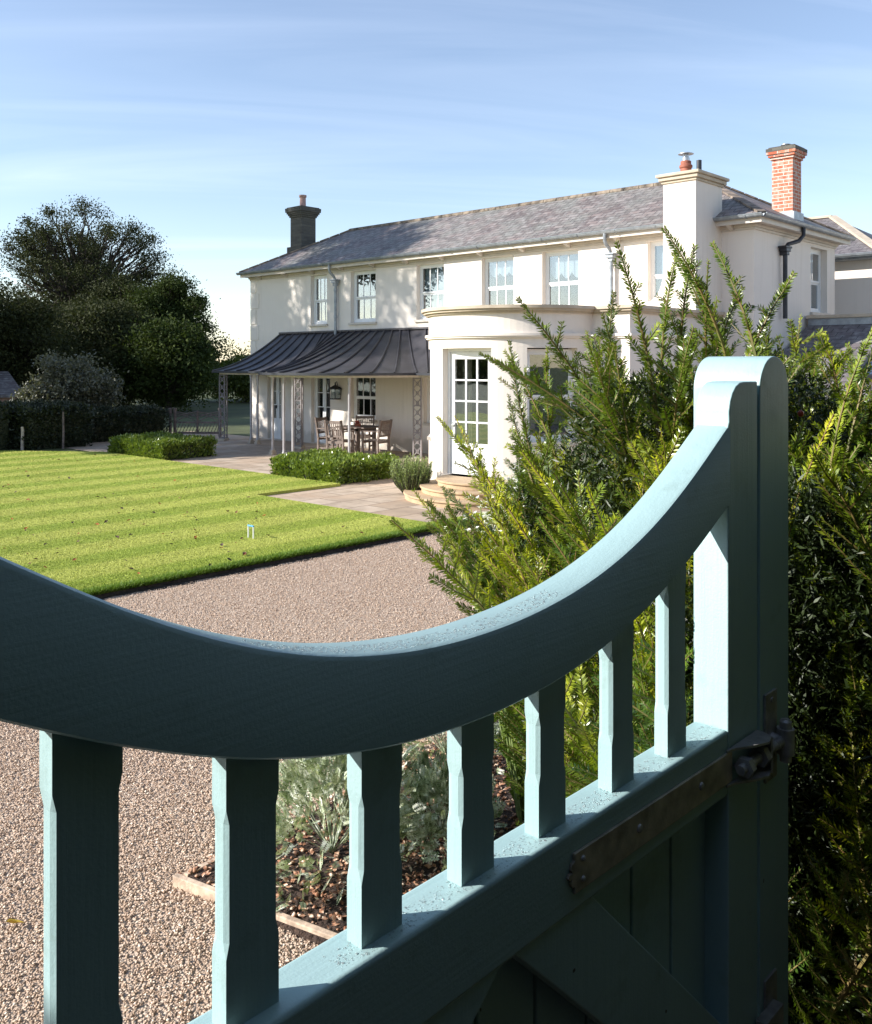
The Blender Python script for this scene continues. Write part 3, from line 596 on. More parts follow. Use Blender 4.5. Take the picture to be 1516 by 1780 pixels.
# ---- curved bay and the flat-roofed block it grows from
BC, BR, BXF, BY0, BY1 = Vector((13.7, 10.72)), 1.67, 13.7, 8.3, 12.39
def outline(e, na=40):
    r = BR + e; q = math.asin(min(1, e / r)) if e > 0 else 0
    pts = [(17.0, BY0 - e), (BXF - e, BY0 - e)]
    a0, a1 = -math.pi / 2 - q, -1.5 * math.pi + q
    pts += [(BC.x + r * math.cos(a0 + (a1 - a0) * i / na), BC.y + r * math.sin(a0 + (a1 - a0) * i / na)) for i in range(na + 1)]
    return pts + [(17.0, BY1 + e)]
f_arc = lambda a, b, d: (BC.x - (BR - d) * math.cos(a), BC.y - (BR - d) * math.sin(a), b)    # a = angle from -X towards -Y
ha = 0.285; hd = 0.328; ops = [(R(3.7) - hd, R(3.7) + hd, .33, 2.57), (R(60) - ha, R(60) + ha, .95, 2.57), (R(-52) - ha, R(-52) + ha, .95, 2.57)]
mb = MB().grid([math.pi / 2 * i / 24 for i in range(-24, 25)], [0, 3.25], ops, f_arc, depth=.24)
mb.grid([BXF, 16.999], [0, 3.25], [], lambda a, b, d: (a, BY0, b)); mb.grid([BY0, BC.y - BR], [0, 3.25], [], lambda a, b, d: (BXF, a, b))
mb.grid([BXF, 16.999], [0, 3.25], [], lambda a, b, d: (a, BY1, b))
bay = obj('bay', mb, 'wall_render', H, smooth=True)
obj('string_course', MB().prism(outline(.045), 2.745, 2.775).prism(outline(.07), 2.775, 2.82), 'wall_render', bay, smooth=True)
obj('cornice', MB().prism(outline(.05), 3.17, 3.205).prism(outline(.10), 3.205, 3.245).prism(outline(.14), 3.245, 3.30), 'stone_trim', bay, smooth=True)
obj('dark_room_panel', MB().box((14.0, 8.6, .0), (14.06, 12.2, 3.1)), 'room_dark', bay)  # dark panel in place of the bay's unlit interior
def arcM(a, z, ha=ha):
    n_ = Vector((-math.cos(a), -math.sin(a), 0)); r_ = Vector((0, 0, 1)).cross(n_)      # right seen from outside
    r_ = -r_ if r_.dot(Vector((0.68, -0.73, 0))) < 0 else r_
    c = Vector((BC.x, BC.y, z)) + n_ * (BR * math.cos(ha))
    return Matrix(((r_.x, n_.x, 0, c.x), (r_.y, n_.y, 0, c.y), (0, 0, 1, z), (0, 0, 0, 1)))
hw = BR * math.sin(hd) - .015
M = arcM(R(3.7), .33, hd); h = 2.24; mb = MB(); B = lambda a, b: mb.mbox(M, a, b); y = -.13
B((-hw, y - .09, 0), (-hw + .055, y + .02, h)); B((hw - .055, y - .09, 0), (hw, y + .02, h)); B((-hw + .055, y - .09, h - .06), (hw - .055, y + .02, h))
obj('door_frame', mb, 'white_paint', bay)
mb = MB(); dl = hw - .06; gx = dl - .095; gz0, gz1 = .56, h - .19
B((-dl, y - .06, .005), (-gx, y - .01, h - .065)); B((gx, y - .06, .005), (dl, y - .01, h - .065)); B((-gx, y - .06, gz1), (gx, y - .01, h - .065)); B((-gx, y - .06, .005), (gx, y - .022, gz0)); B((-gx, y - .06, gz0 - .06), (gx, y - .01, gz0)); B((-gx, y - .06, .005), (gx, y - .01, .12))
for i in (1, 2): x = -gx + 2 * gx * i / 3; B((x - .014, y - .052, gz0), (x + .014, y - .016, gz1))
for i in (1, 2, 3): z = gz0 + (gz1 - gz0) * i / 4; B((-gx, y - .050, z - .014), (gx, y - .018, z + .014))
dr_ = obj('door', mb, 'white_paint', bay)
obj('glass', MB().mbox(M, (-gx, y - .038, gz0), (gx, y - .034, gz1)), 'window_glass', dr_)
obj('handle', MB().mbox(M, (-dl + .03, y - .01, .78), (-dl + .06, y - .002, .93)).mbox(M, (-dl + .035, y - .002, .865), (-dl + .11, y + .035, .885)), 'steel', dr_)
mb = MB()
for k_ in range(26):      # gathered curtain inside the glazed door
    x = -gx + .18 * k_ / 26; mb.mbox(M, (x, y - .26 - .025 * math.sin(k_ * 1.3), gz0 - .3), (x + .18 / 26, y - .24 - .025 * math.sin(k_ * 1.3), gz1 + .05))
obj('curtain', mb, 'curtain', bay)
for a_ in (R(60), R(-52)):
    hw = BR * math.sin(ha) - .015; M = arcM(a_, .95) @ Matrix.Translation((-hw, 0, 0)); sash(M, 2 * hw, 1.6, 2, 1, bay)

# ---- veranda canopy with a bowed front
VP = [(17.0, 23.8), (15.6, 23.8), (15.42, 19.78)]
VCx, VCy, VR = 15.6, 17.45, 2.35
arc = [(VCx - VR * math.sin(a), VCy + VR * math.cos(a)) for a in [R(4) + R(172) * i / 36 for i in range(37)]]
path = VP[:2] + [(15.42, 19.9)] + arc + [(15.42, 15.0), (15.42, 12.6)]
def samp(path, s):
    L = [0]; 
    for p, q in zip(path, path[1:]): L.append(L[-1] + math.dist(p, q))
    s = max(0, min(.99999, s)) * L[-1]
    for i in range(len(L) - 1):
        if L[i + 1] >= s: t = (s - L[i]) / max(1e-9, L[i + 1] - L[i]); return (path[i][0] * (1 - t) + path[i + 1][0] * t, path[i][1] * (1 - t) + path[i + 1][1] * t)
segs = [([(17, 23.8), (15.6, 23.8)], (22.25, 22.25), 4), ([(15.6, 23.8), (15.42, 19.86)], (22.25, 20.3), 6), (arc, (20.3, 16.9), 12), ([(15.42, 15.05), (15.42, 12.5)], (16.9, 12.5), 7)]
VT, VB = 3.20, 2.07
def vpt(ix, iy, ox, oy, s): return (ox + (ix - ox) * s, oy + (iy - oy) * s, VB + (VT - VB) * (0.70 * s ** 1.9 + 0.30 * s))
mb = MB(); rib = MB(); KS = 12
cols = []
for pth, (i0, i1), nr in segs:
    m = nr * 4
    for j in range(m + 1):
        ox, oy = samp(pth, j / m); iy = i0 + (i1 - i0) * j / m
        if j < m or pth is segs[-1][0]: cols.append((iy, ox, oy, j % 4 == 0))
vs = [vpt(17, c[0], c[1], c[2], q / KS) for c in cols for q in range(KS + 1)]; nk = KS + 1
mb.add(vs, [(a * nk + q, (a + 1) * nk + q, (a + 1) * nk + q + 1, a * nk + q + 1) for a in range(len(cols) - 1) for q in range(KS)])
for iy, ox, oy, isrib in cols:
    if not isrib: continue
    P_ = [Vector(vpt(17, iy, ox, oy, q / KS)) + Vector((0, 0, .018)) for q in range(KS + 1)]
    rib.tube(P_, .026, 6)
vr = obj('veranda_roof', mb, 'canopy_metal', H, smooth=True); vr.modifiers.clear()
obj('roll_seams', rib, 'canopy_metal', vr)
mb = MB(); 
for p, q in zip(path, path[1:]): mb.bar((p[0], p[1], VB - .015), (q[0], q[1], VB - .015), .06, .06)
obj('edge_gutter', mb, 'dark_iron', vr)
mb = MB().bar((16.96, 22.3, VT + .01), (16.96, 12.5, VT + .01), .07, .05); obj('top_flashing', mb, 'canopy_metal', vr)
def inset(path, e):
    out = []
    for x, y in path:
        v = Vector((x - 16.6, y - VCy if 15.1 < y < 19.8 else 0)); v.normalize(); out.append((x - v.x * e, y - v.y * e))
    return out
ip = [(17.0, 23.62), (15.76, 23.62), (15.62, 19.75)] + [(VCx - (VR - .22) * math.sin(a), VCy + (VR - .22) * math.cos(a)) for a in [R(6) + R(168) * i / 30 for i in range(31)]] + [(15.62, 15.15), (15.62, 12.6)]
mb = MB()
for p, q in zip(ip, ip[1:]): mb.bar((p[0], p[1], VB - .06), (q[0], q[1], VB - .06), .07, .07)
obj('veranda_beam', mb, 'cream_paint', H)
# ceiling boards so that the underside is pale
def post(x, y):
    mb = MB().lathe((x, y, 0), [(.045, .12), (.05, .15), (.034, .18), (.03, .25), (.032, 1.0), (.028, 1.80), (.038, 1.83), (.03, 1.86), (.045, 1.93), (.05, 1.975)], 12)
    o = obj('veranda_post', mb, 'grey_paint', H, smooth=True)
    obj('base', MB().box((x - .075, y - .075, 0), (x + .075, y + .075, .06)).box((x - .055, y - .055, .06), (x + .055, y + .055, .12)), 'stone_trim', o, bevel=.006)
for x, y in ((15.70, 21.98), (15.74, 21.72), (14.16, 18.9), (13.62, 17.74), (13.64, 17.42), (14.12, 15.95)): post(x, y)
def trellis(x, y, m1='trellis_paint'):
    # an L of two narrow lattice panels meeting at the pier's corner post
    mb = MB(); w_ = .26
    for px, py in ((x, y), (x, y - w_), (x + w_, y), ): mb.bar((px, py, .06), (px, py, 1.97), .03)
    for (dx, dy) in ((0, -1), (1, 0)):
        for z in (.08, .66, 1.3, 1.95): mb.bar((x, y, z), (x + dx * w_, y + dy * w_, z), .02)
        nz_ = 8
        for i in range(nz_):
            za, zb = .1 + 1.84 * i / nz_, .1 + 1.84 * (i + 1) / nz_
            mb.bar((x, y, za), (x + dx * w_, y + dy * w_, zb), .011); mb.bar((x, y, zb), (x + dx * w_, y + dy * w_, za), .011)
            c = Vector((x + dx * w_ / 2, y + dy * w_ / 2, (za + zb) / 2)); rr = .045
            mb.tube([c + Vector((dx, dy, 0)) * rr * math.cos(t) + Vector((0, 0, rr * math.sin(t))) for t in [2 * math.pi * k_ / 10 for k_ in range(11)]], .006, 4, False)
    o = obj('trellis_pier', mb, m1, H)
    obj('base', MB().box((x - .05, y - w_ - .05, 0), (x + .06, y + .06, .06)).box((x + .06, y - .05, 0), (x + w_ + .05, y + .06, .06)), 'stone_trim', o, bevel=.006)
trellis(15.72, 23.6); trellis(15.62, 19.85); trellis(15.62, 15.35)

# ---- wings at the right
WX = 22.7
mb = MB().grid([-2, 9.5], [0, 4.78], [], lambda a, b, d: (WX, a, b)).grid([WX, 29], [0, 4.78], [], lambda a, b, d: (a, 5.9, b))
obj('rear_wall', mb, 'wall_render', H)
mb = slab([(WX - .35, 6.95, 4.86), (WX - .35, 13, 4.86), (26, 13, 6.33), (26, 9.36, 6.33)]); s2 = slab([(WX - .35, 6.95, 4.86), (29.5, 6.95, 4.86), (26, 9.36, 6.33)]); mb.add(s2.v, s2.f)
o = obj('rear_roof', mb, 'wing_slate', H)
mb = MB().bar((26, 9.36, 6.36), (26, 13, 6.36), .16, .06).bar((WX - .35, 6.95, 4.89), (26, 9.36, 6.36), .2, .06); obj('ridge', mb, 'stone_trim', o)
mb = MB().box((WX - .3, 6.99, 4.74), (WX + .05, 12, 4.80)); halfpipe(mb, (WX - .40, 6.9, 4.86), (WX - .40, 12, 4.86), .07); obj('gutter', mb, 'lead_grey', o, smooth=True)
# lean-to with lead flashing above
LW = slab([(16.25, -3.0, 1.64), (16.25, 7.5, 1.64), (19.5, 7.5, 3.12), (19.5, -3.0, 3.12)])
o = obj('lean_to_roof', LW, 'wing_slate', H)
obj('lead_flashing', MB().box((19.45, -3.0, 3.08), (19.75, 7.5, 3.24)), 'lead_grey', o)
obj('coping', MB().box((19.40, -3.0, 3.24), (19.85, 7.53, 3.31)), 'stone_trim', o, bevel=.01)
obj('lean_to_wall', MB().box((16.5, -2.9, 0), (16.7, 7.5, 1.68)).box((19.5, -2.9, 0), (19.7, 7.5, 3.08)), 'wall_render', H)
Mx = Matrix.Translation((16.95, 4.95, 2.01)) @ Matrix.Rotation(-math.atan2(1.07, 2.35), 4, 'Y')
rl = obj('rooflight', MB().mbox(Mx, (0, 0, 0), (.06, .78, .09)).mbox(Mx, (.84, 0, 0), (.90, .78, .09)).mbox(Mx, (.06, 0, 0), (.84, .06, .09)).mbox(Mx, (.06, .72, 0), (.84, .78, .09)), 'dark_iron', o)
obj('glass', MB().mbox(Mx, (.06, .06, .04), (.84, .72, .05)), 'window_glass', rl)

# ---------------------------------------------------------------- things round the house
# stone steps
SC = (12.12, 10.22); t = empty('stone_steps', (SC[0], SC[1], 0), 'three curved buff stone steps below the white glazed door of the round bay', 'steps')
for r_, zt in ((1.38, .11), (1.10, .22), (.82, .33)):
    def fan(rr): return [(SC[0] + .6, SC[1] - rr)] + [(SC[0] - rr * math.cos(a), SC[1] + rr * math.sin(a)) for a in [-math.pi / 2 + math.pi * i / 40 for i in range(41)]] + [(SC[0] + .6, SC[1] + rr)]
    o = obj('step', MB().prism(fan(r_ - .03), zt - .11 + (.0 if zt < .12 else .002), zt - .035), 'step_stone', t)
    obj('nosing', MB().prism(fan(r_), zt - .035, zt), 'step_stone', o, bevel=.008)
# lantern
t = empty('wall_lantern', (16.85, 19.60, 1.27), 'black metal wall lantern hanging between the french door and the sash window', 'lantern')
mb = MB().box((16.74, 19.51, 1.30), (16.96, 19.73, 1.33)).box((16.72, 19.49, 1.58), (16.98, 19.75, 1.61))
for dx in (0, 1):
    for dy in (0, 1): mb.bar((16.75 + .2 * dx, 19.52 + .2 * dy, 1.31), (16.73 + .24 * dx, 19.50 + .24 * dy, 1.60), .014)
mb.add([(16.72, 19.49, 1.61), (16.98, 19.49, 1.61), (16.98, 19.75, 1.61), (16.72, 19.75, 1.61), (16.85, 19.62, 1.72)], [(0, 1, 4), (1, 2, 4), (2, 3, 4), (3, 0, 4), (3, 2, 1, 0)]).tube([(16.85, 19.62, 1.70), (16.85, 19.62, 1.77)], .02, 8)
obj('lantern_body', mb, 'dark_iron', t); obj('glass', MB().box((16.762, 19.532, 1.335), (16.938, 19.708, 1.575)), 'window_glass', t)
obj('bracket', MB().tube([(16.99, 19.62, 1.5), (16.9, 19.62, 1.80), (16.85, 19.62, 1.77)], .012, 6).box((16.97, 19.58, 1.42), (17.0, 19.66, 1.62)), 'dark_iron', t)
# table and chairs
t = empty('garden_table', (15.55, 17.25, 0), 'round slatted wooden garden table under the bowed veranda canopy', 'table')
mb = MB()
for i in range(9):
    y = -.52 + .116 * i; hw_ = math.sqrt(max(.01, .54 ** 2 - (y + .05) ** 2)); mb.box((15.55 - hw_, 17.25 + y, .70), (15.55 + hw_, 17.25 + y + .10, .725))
obj('tabletop', mb, 'teak', t, bevel=.004)
obj('apron', MB().box((15.22, 16.92, .63), (15.88, 16.95, .70)).box((15.22, 17.55, .63), (15.88, 17.58, .70)).box((15.22, 16.95, .63), (15.25, 17.55, .70)).box((15.85, 16.95, .63), (15.88, 17.55, .70)), 'teak', t)
for sx_ in (-1, 1):
    for sy_ in (-1, 1): obj('leg', MB().box((15.55 + sx_ * .3 - .03, 17.25 + sy_ * .3 - .03, 0), (15.55 + sx_ * .3 + .03, 17.25 + sy_ * .3 + .03, .70)), 'teak', t)
def make_chair():
    t = empty('garden_chair', (0, 0, 0), 'chair', 'chair', 'wooden chairs round the garden table')   # faces +Y
    mb = MB()
    for i in range(6): mb.box((-.23, -.2 + .073 * i, .42), (.23, -.2 + .073 * i + .062, .44))
    obj('seat', mb, 'teak', t)
    bk = MB().bar((-.20, -.30, .88), (.20, -.30, .88), .03, .07).bar((-.20, -.245, .54), (.20, -.245, .54), .025, .045)
    for i in range(7): x = -.165 + .055 * i; bk.bar((x, -.25, .54), (x, -.30, .86), .03, .012, up=(0, 1, 0))
    obj('backrest', bk, 'teak', t)
    for sx_ in (-1, 1):
        obj('leg', MB().bar((sx_ * .23, -.22, 0), (sx_ * .23, -.22, .44), .045).bar((sx_ * .23, -.22, .42), (sx_ * .23, -.31, .93), .045), 'teak', t)
        obj('leg', MB().box((sx_ * .23 - .022, .20, 0), (sx_ * .23 + .022, .245, .64)), 'teak', t)
        obj('armrest', MB().box((sx_ * .23 - .03, -.26, .64), (sx_ * .23 + .03, .28, .665)), 'teak', t)
    obj('stretcher', MB().box((-.21, .21, .36), (.21, .235, .42)).box((-.21, -.235, .36), (.21, -.21, .42)).box((-.235, -.20, .14), (-.215, .20, .18)).box((.215, -.20, .14), (.235, .20, .18)), 'teak', t)
    return t
ch0 = make_chair()
for i, (x, y, a, lb) in enumerate(((15.30, 18.0, 195, 'slatted wooden armchair at the left end of the garden table, nearest the french door'),
                                   (14.80, 17.05, -75, 'slatted wooden armchair seen from behind in front of the garden table'),
                                   (16.22, 17.80, 125, 'slatted wooden armchair behind the garden table under the sash window'),
                                   (15.42, 16.45, 12, 'slatted wooden armchair at the right end of the garden table, nearest the bay'))):
    c = ch0 if i == 0 else copy_tree(ch0); c.location = (x, y, 0.002); c.rotation_euler = (0, 0, R(a)); c['label'] = lb
t = empty('flower_bowl', (15.55, 17.25, .725), 'small bowl of orange flowers on the garden table', 'flowers')
obj('bowl', MB().lathe((15.55, 17.25, .725), [(.05, 0), (.07, .03), (.09, .07), (.085, .07)], 12), 'terracotta', t, smooth=True)
V, F = leaves(np.array([15.55, 17.25, .78]) + rng.normal(0, .03, (90, 3)), rng.normal(size=(90, 3)) + [0, 0, 1], .05, .04); npobj('flowers', V, F, 'hip_red', t)
# croquet hoop
hx, hy = 7.04, 9.86
t = empty('croquet_hoop', (hx, hy, .05), 'white croquet hoop with a blue crown standing on the striped lawn', 'croquet hoop')
for dy in (-.055, .055): obj('leg', MB().tube([(hx, hy + dy, 0), (hx, hy + dy, .20)], .009, 8), 'white_paint', t, smooth=True)
obj('crown', MB().tube([(hx, hy - .062, .205), (hx, hy + .062, .205)], .012, 8), 'blue_plastic', t, smooth=True)
# fallen leaves on the lawn and the gravel
lf = MB().add([(0, -.5, 0), (.28, -.2, .06), (.32, .15, .10), (.12, .3, .04), (0, .6, .12), (-.14, .28, .05), (-.3, .12, .12), (-.26, -.22, .05), (0, 0, -.02)],
              [(0, 1, 8), (1, 2, 8), (2, 3, 8), (3, 4, 8), (4, 5, 8), (5, 6, 8), (6, 7, 8), (7, 0, 8)])
l0 = None
n_ = 0
while n_ < 130:
    d_ = 9.4 * (25 / 9.4) ** random.random(); tt = random.uniform(-.47, .03)
    x, y = d_ * (sx + cx_ * tt), d_ * (cx_ - sx * tt)
    if not bool(inlawn(np.array([x]), np.array([y]))[0]): continue
    if l0 is None:
        l0 = prop(obj('fallen_leaf', lf, 'autumn_leaf'), 'small brown leaf fallen on the striped lawn', 'leaf', 'leaves fallen on the lawn'); o = l0
    else: o = l0.copy(); COL.objects.link(o)
    s = random.uniform(.035, .075); o.scale = (s, s, s * 1.6); o.location = (x, y, .072); o.rotation_euler = (random.uniform(-.5, .5), random.uniform(-.5, .5), random.uniform(0, 6.3)); n_ += 1
o = l0.copy(); o.data = l0.data.copy(); o.name = 'yellow_leaf'; o.data.materials[0] = MATS['yellow_leaf']; COL.objects.link(o); prop(o, 'yellow leaf fallen on the gravel at the left edge, seen through the gate', 'leaf'); del o['group']
o.scale = (.06, .09, .12); o.location = (1.56, 3.82, .022); o.rotation_euler = (.2, .3, 1.2)

# ---------------------------------------------------------------- plants
def hedge(name, box, nleaf, ls, mat, label, cat='hedge', group=None, rough=.06, core='dark_hedge_leaf', up=0.3):
    (x0, y0, z0), (x1, y1, z1) = box
    t = empty(name, ((x0 + x1) / 2, (y0 + y1) / 2, z0), label, cat, group)
    e = max(.05, rough * .9)
    obj('branches', MB().box((x0 + e, y0 + e, z0), (x1 - e, y1 - e, z1 - e)), core, t)
    A = np.array([(x1 - x0) * (y1 - y0), (x1 - x0) * (z1 - z0), (x1 - x0) * (z1 - z0) * .4, (y1 - y0) * (z1 - z0), (y1 - y0) * (z1 - z0) * .4]); pr = A / A.sum()
    f_ = rng.choice(5, nleaf, p=pr); u, v = rng.random(nleaf), rng.random(nleaf); P = np.empty((nleaf, 3)); N = np.zeros((nleaf, 3))
    def setf(i, P_, N_): k_ = f_ == i; P[k_] = P_[k_]; N[k_] = N_
    X, Y, Z = x0 + u * (x1 - x0), y0 + v * (y1 - y0), z0 + v * (z1 - z0); Y2 = y0 + u * (y1 - y0)
    setf(0, np.stack([X, Y, np.full(nleaf, z1)], 1), (0, 0, 1)); setf(1, np.stack([X, np.full(nleaf, y0), Z], 1), (0, -1, 0)); setf(2, np.stack([X, np.full(nleaf, y1), Z], 1), (0, 1, 0))
    setf(3, np.stack([np.full(nleaf, x0), Y2, Z], 1), (-1, 0, 0)); setf(4, np.stack([np.full(nleaf, x1), Y2, Z], 1), (1, 0, 0))
    lump = rough * (np.sin(P[:, 0] * 9 + P[:, 2] * 7) + np.sin(P[:, 1] * 8.3 + P[:, 0] * 3) + np.sin(P[:, 2] * 11 + P[:, 1] * 4)) * .33
    P = P + N * (lump[:, None] - rng.random((nleaf, 1)) * rough * 1.3 + rough * .3)
    D = N * .8 + rng.normal(0, .55, (nleaf, 3)) + [0, 0, up]
    V, F = leaves(P, D, rng.uniform(.6, 1.25, nleaf) * ls, rng.uniform(.35, .55, nleaf) * ls); npobj('foliage', V, F, mat, t); return t
hedge('laurel_hedge', ((11.45, 13.25, 0), (13.1, 15.35, .35)), 16000, .075, 'laurel_leaf', 'low glossy green hedge in front of the garden table, beside the rosemary', rough=.09, group='low hedges flanking the veranda', up=.9)
hedge('laurel_hedge', ((11.45, 19.6, 0), (12.95, 22.15, .40)), 14000, .08, 'laurel_leaf', 'low glossy green hedge at the far left corner of the lawn', rough=.09, group='low hedges flanking the veranda', up=.9)
hedge('clipped_hedge', ((-6, 25.3, 0), (10.3, 26.6, 1.15)), 26000, .10, 'dark_hedge_leaf', 'long dark clipped hedge along the far left side of the lawn', rough=.07)
hedge('clipped_hedge', ((10.45, 24.6, 0), (12.2, 27.6, 1.1)), 14000, .10, 'dark_hedge_leaf', 'dark clipped hedge block with a pale post at its left front corner', rough=.12)
hedge('clipped_hedge', ((12.5, 25.6, 0), (15.2, 27.2, .85)), 9000, .10, 'dark_hedge_leaf', 'low dark hedge between the tall hedge block and the wooden garden gate', rough=.12)
for x, y, lb in ((10.35, 24.75, 'pale wooden stake at the left front corner of the dark hedge block'), (11.25, 24.3, 'mossy wooden stake against the front of the dark hedge block')):
    mb = MB().tube([(x, y, 0), (x + .01, y, .5), (x, y, .62 if x < 11 else 1.0)], [.045, .042, .038] if x < 11 else [.03, .03, .025], 8); prop(obj('wooden_stake', mb, 'post_wood' if x < 11 else 'weathered_wood', origin=(x, y, 0)), lb, 'stake')

def tree(name, label, loc, height, rad, trunk_h, K, per, ls, mat, seed, cat='tree', squash=.5, trunk_r=.3, spread=.55, group=None, zmin=None, limb_from=.35, shape=1.0, cw=None):
    g = np.random.default_rng(seed); x0, y0, z0 = loc; t = empty(name, loc, label, cat, group)
    zc = (height + trunk_h) / 2; hz = (height - trunk_h) / 2
    cl = []
    while len(cl) < K:
        p = g.uniform(-1, 1, 3); r = np.linalg.norm(p)
        if r > 1 or r < .30: continue
        if g.random() > .35 + .65 * r: continue
        wv = 1 + .13 * math.sin(3 * math.atan2(p[1], p[0]) + seed) + .10 * math.sin(5 * math.atan2(p[1], p[0]) + p[2] * 4)
        tp = 1 - max(0, p[2]) * .15 * shape
        cl.append((x0 + p[0] * rad * wv * tp, y0 + p[1] * rad * wv * tp, z0 + zc + p[2] * hz))
    cl = np.array(cl); mb = MB(); T = Vector((x0, y0, z0)); lean = Vector((g.normal(0, .25), g.normal(0, .25), 0))
    top = T + lean + Vector((0, 0, trunk_h + (height - trunk_h) * .75))
    def tp_(s): return T.lerp(top, s) + Vector((math.sin(s * 5 + seed), math.cos(s * 4 + seed), 0)) * .12 * trunk_r * 3 * s
    mb.tube([tp_(s / 8) for s in range(9)], [trunk_r * (1.25 if s == 0 else 1) * (1 - .85 * s / 8) for s in range(9)], 10)
    for i, c in enumerate(cl):
        c = Vector(c); hfrac = (c.z - z0) / height
        s0 = max(limb_from * trunk_h / height * 1.6, min(.92, hfrac * .62)); s0 = s0 + g.uniform(-.06, .06)
        a = tp_(max(.12, min(.97, s0))); d = c - a; mid = a + d * .45 + Vector((0, 0, d.length * .14)) + Vector(g.normal(0, .05, 3)) * d.length
        r0 = trunk_r * (.42 - .25 * s0) * g.uniform(.5, 1.1)
        pts = [a, a.lerp(mid, .5) + Vector((0, 0, -.03 * d.length)), mid, mid.lerp(c, .55) + Vector(g.normal(0, .04, 3)) * d.length, c]
        mb.tube(pts, [r0, r0 * .75, r0 * .5, r0 * .28, r0 * .08], 5, False)
        for _ in range(4):      # twigs inside the clump
            e = c + Vector(g.normal(0, cw or spread, 3)) * .9; mb.tube([mid.lerp(c, g.uniform(.3, .9)), (mid + c + e) / 3 + Vector(g.normal(0, .1, 3)), e], [r0 * .22, r0 * .14, .008], 3, False)
    obj('trunk', mb, 'bark', t, smooth='raw')
    n = K * per; idx = g.integers(0, K, n); sz = g.uniform(.6, 1.4, K)
    P = cl[idx] + g.normal(0, 1, (n, 3)) * (spread * sz[idx])[:, None] * [1, 1, squash + .2]
    if zmin is not None: P = P[P[:, 2] > zmin]
    n = len(P); D = g.normal(size=(n, 3)) + [0, 0, .2]
    s_ = g.uniform(.6, 1.3, n) * ls
    V, F = leaves(P, D, s_, s_ * .6); npobj('crown', V, F, mat, t); return t
# far trees beyond the lawn, and the tall tree left of the view whose shade falls on the house
tree('broadleaf_tree', 'tall open crowned dark tree with spreading limbs, the highest on the left', (25.6, 52.8, 0), 11.9, 5.3, 2.2, 290, 260, .125, 'tree_leaf_dark', 3, spread=.36, trunk_r=.62, limb_from=.5)
tree('broadleaf_tree', 'dense green tree with a paler leafy top, right of the tall open tree', (26.1, 44.3, 0), 7.0, 2.55, .1, 240, 420, .125, 'tree_leaf_mid', 5, spread=.30, trunk_r=.22)
tree('broadleaf_tree', 'broad dark tree standing between the tall open tree and the paler topped one', (25.0, 46.6, 0), 6.9, 3.0, .3, 230, 400, .125, 'tree_leaf_dark', 31, spread=.34, trunk_r=.25)
tree('broadleaf_tree', 'bushy dark tree filling the gap under the tall open tree', (21.5, 42.5, 0), 5.2, 2.9, .2, 150, 420, .13, 'tree_leaf_dark', 8, spread=.38, trunk_r=.2)
tree('broadleaf_tree', 'dark low spreading tree at the left edge in front of the tall open tree', (15.6, 41.0, 0), 5.4, 3.6, .6, 170, 400, .13, 'tree_leaf_dark', 11, spread=.40, trunk_r=.25)
tree('broadleaf_tree', 'dark tree cut by the left edge of the picture', (11.6, 38.5, 0), 8.4, 2.8, 1.0, 170, 380, .13, 'tree_leaf_dark', 13, spread=.38, trunk_r=.28)
tree('broadleaf_tree', 'green tree seen between the trellis post and the house corner', (33.0, 46.5, 0), 2.5, 2.4, .2, 60, 420, .17, 'tree_leaf_bright', 17, spread=.5, trunk_r=.15)
tree('broadleaf_tree', 'small bushy tree right behind the wooden garden gate', (22.8, 38.4, 0), 4.2, 1.8, .2, 70, 420, .16, 'tree_leaf_mid', 19, spread=.4, trunk_r=.15)
tree('shade_tree', 'tall tree standing left of the view, its shade falling on the house front', (4.2, 30.3, 0), 16.6, 4.0, 5.5, 60, 950, .20, 'tree_leaf_dark', 23, spread=.42, trunk_r=.30)
tree('silver_shrub', 'silvery grey green rounded shrub in front of the dark trees on the left', (13.0, 27.7, 0), 2.55, 1.25, .25, 70, 330, .10, 'silver_shrub_leaf', 29, cat='shrub', spread=.20, trunk_r=.05)
n = 60000; a = rng.uniform(-2.2, 2.2, n); rr_ = rng.uniform(90, 125, n); X = rr_ * np.sin(R(20) + a * .6); Y = rr_ * np.cos(R(20) + a * .6)
hh = 3.2 + 1.2 * np.sin(a * 9) + .8 * np.sin(a * 23 + 1) + .5 * np.sin(a * 61)
C = np.stack([X, Y, rng.random(n) ** .7 * np.maximum(1.0, hh)], 1); V, F = leaves(C, rng.normal(size=(n, 3)), rng.uniform(.6, 1.3, n), .7)
prop(npobj('distant_wood', V, F, 'tree_leaf_mid'), 'far off woodland on the horizon', 'wood', kind='stuff')
# outbuilding beyond the hedge at far left
t = empty('outbuilding', (14.4, 38, 0), 'low dark roofed outbuilding with a pinkish brick gable behind the long hedge', 'outbuilding')
obj('wall', MB().box((10, 36.4, 0), (15.4, 39.0, 1.2)), 'pot_pink', t)
obj('roof', MB().add([(9.6, 36.1, 1.1), (15.2, 36.1, 1.1), (15.2, 37.7, 2.0), (9.6, 37.7, 2.0), (9.6, 39.3, 1.1), (15.2, 39.3, 1.1), (9.6, 36.1, 1.0), (15.2, 36.1, 1.0), (9.6, 39.3, 1.0), (15.2, 39.3, 1.0)], [(0, 1, 2, 3), (3, 2, 5, 4), (6, 7, 1, 0), (4, 5, 9, 8), (6, 0, 3, 4, 8), (7, 9, 5, 2, 1), (6, 8, 9, 7)]), 'wing_slate', t)
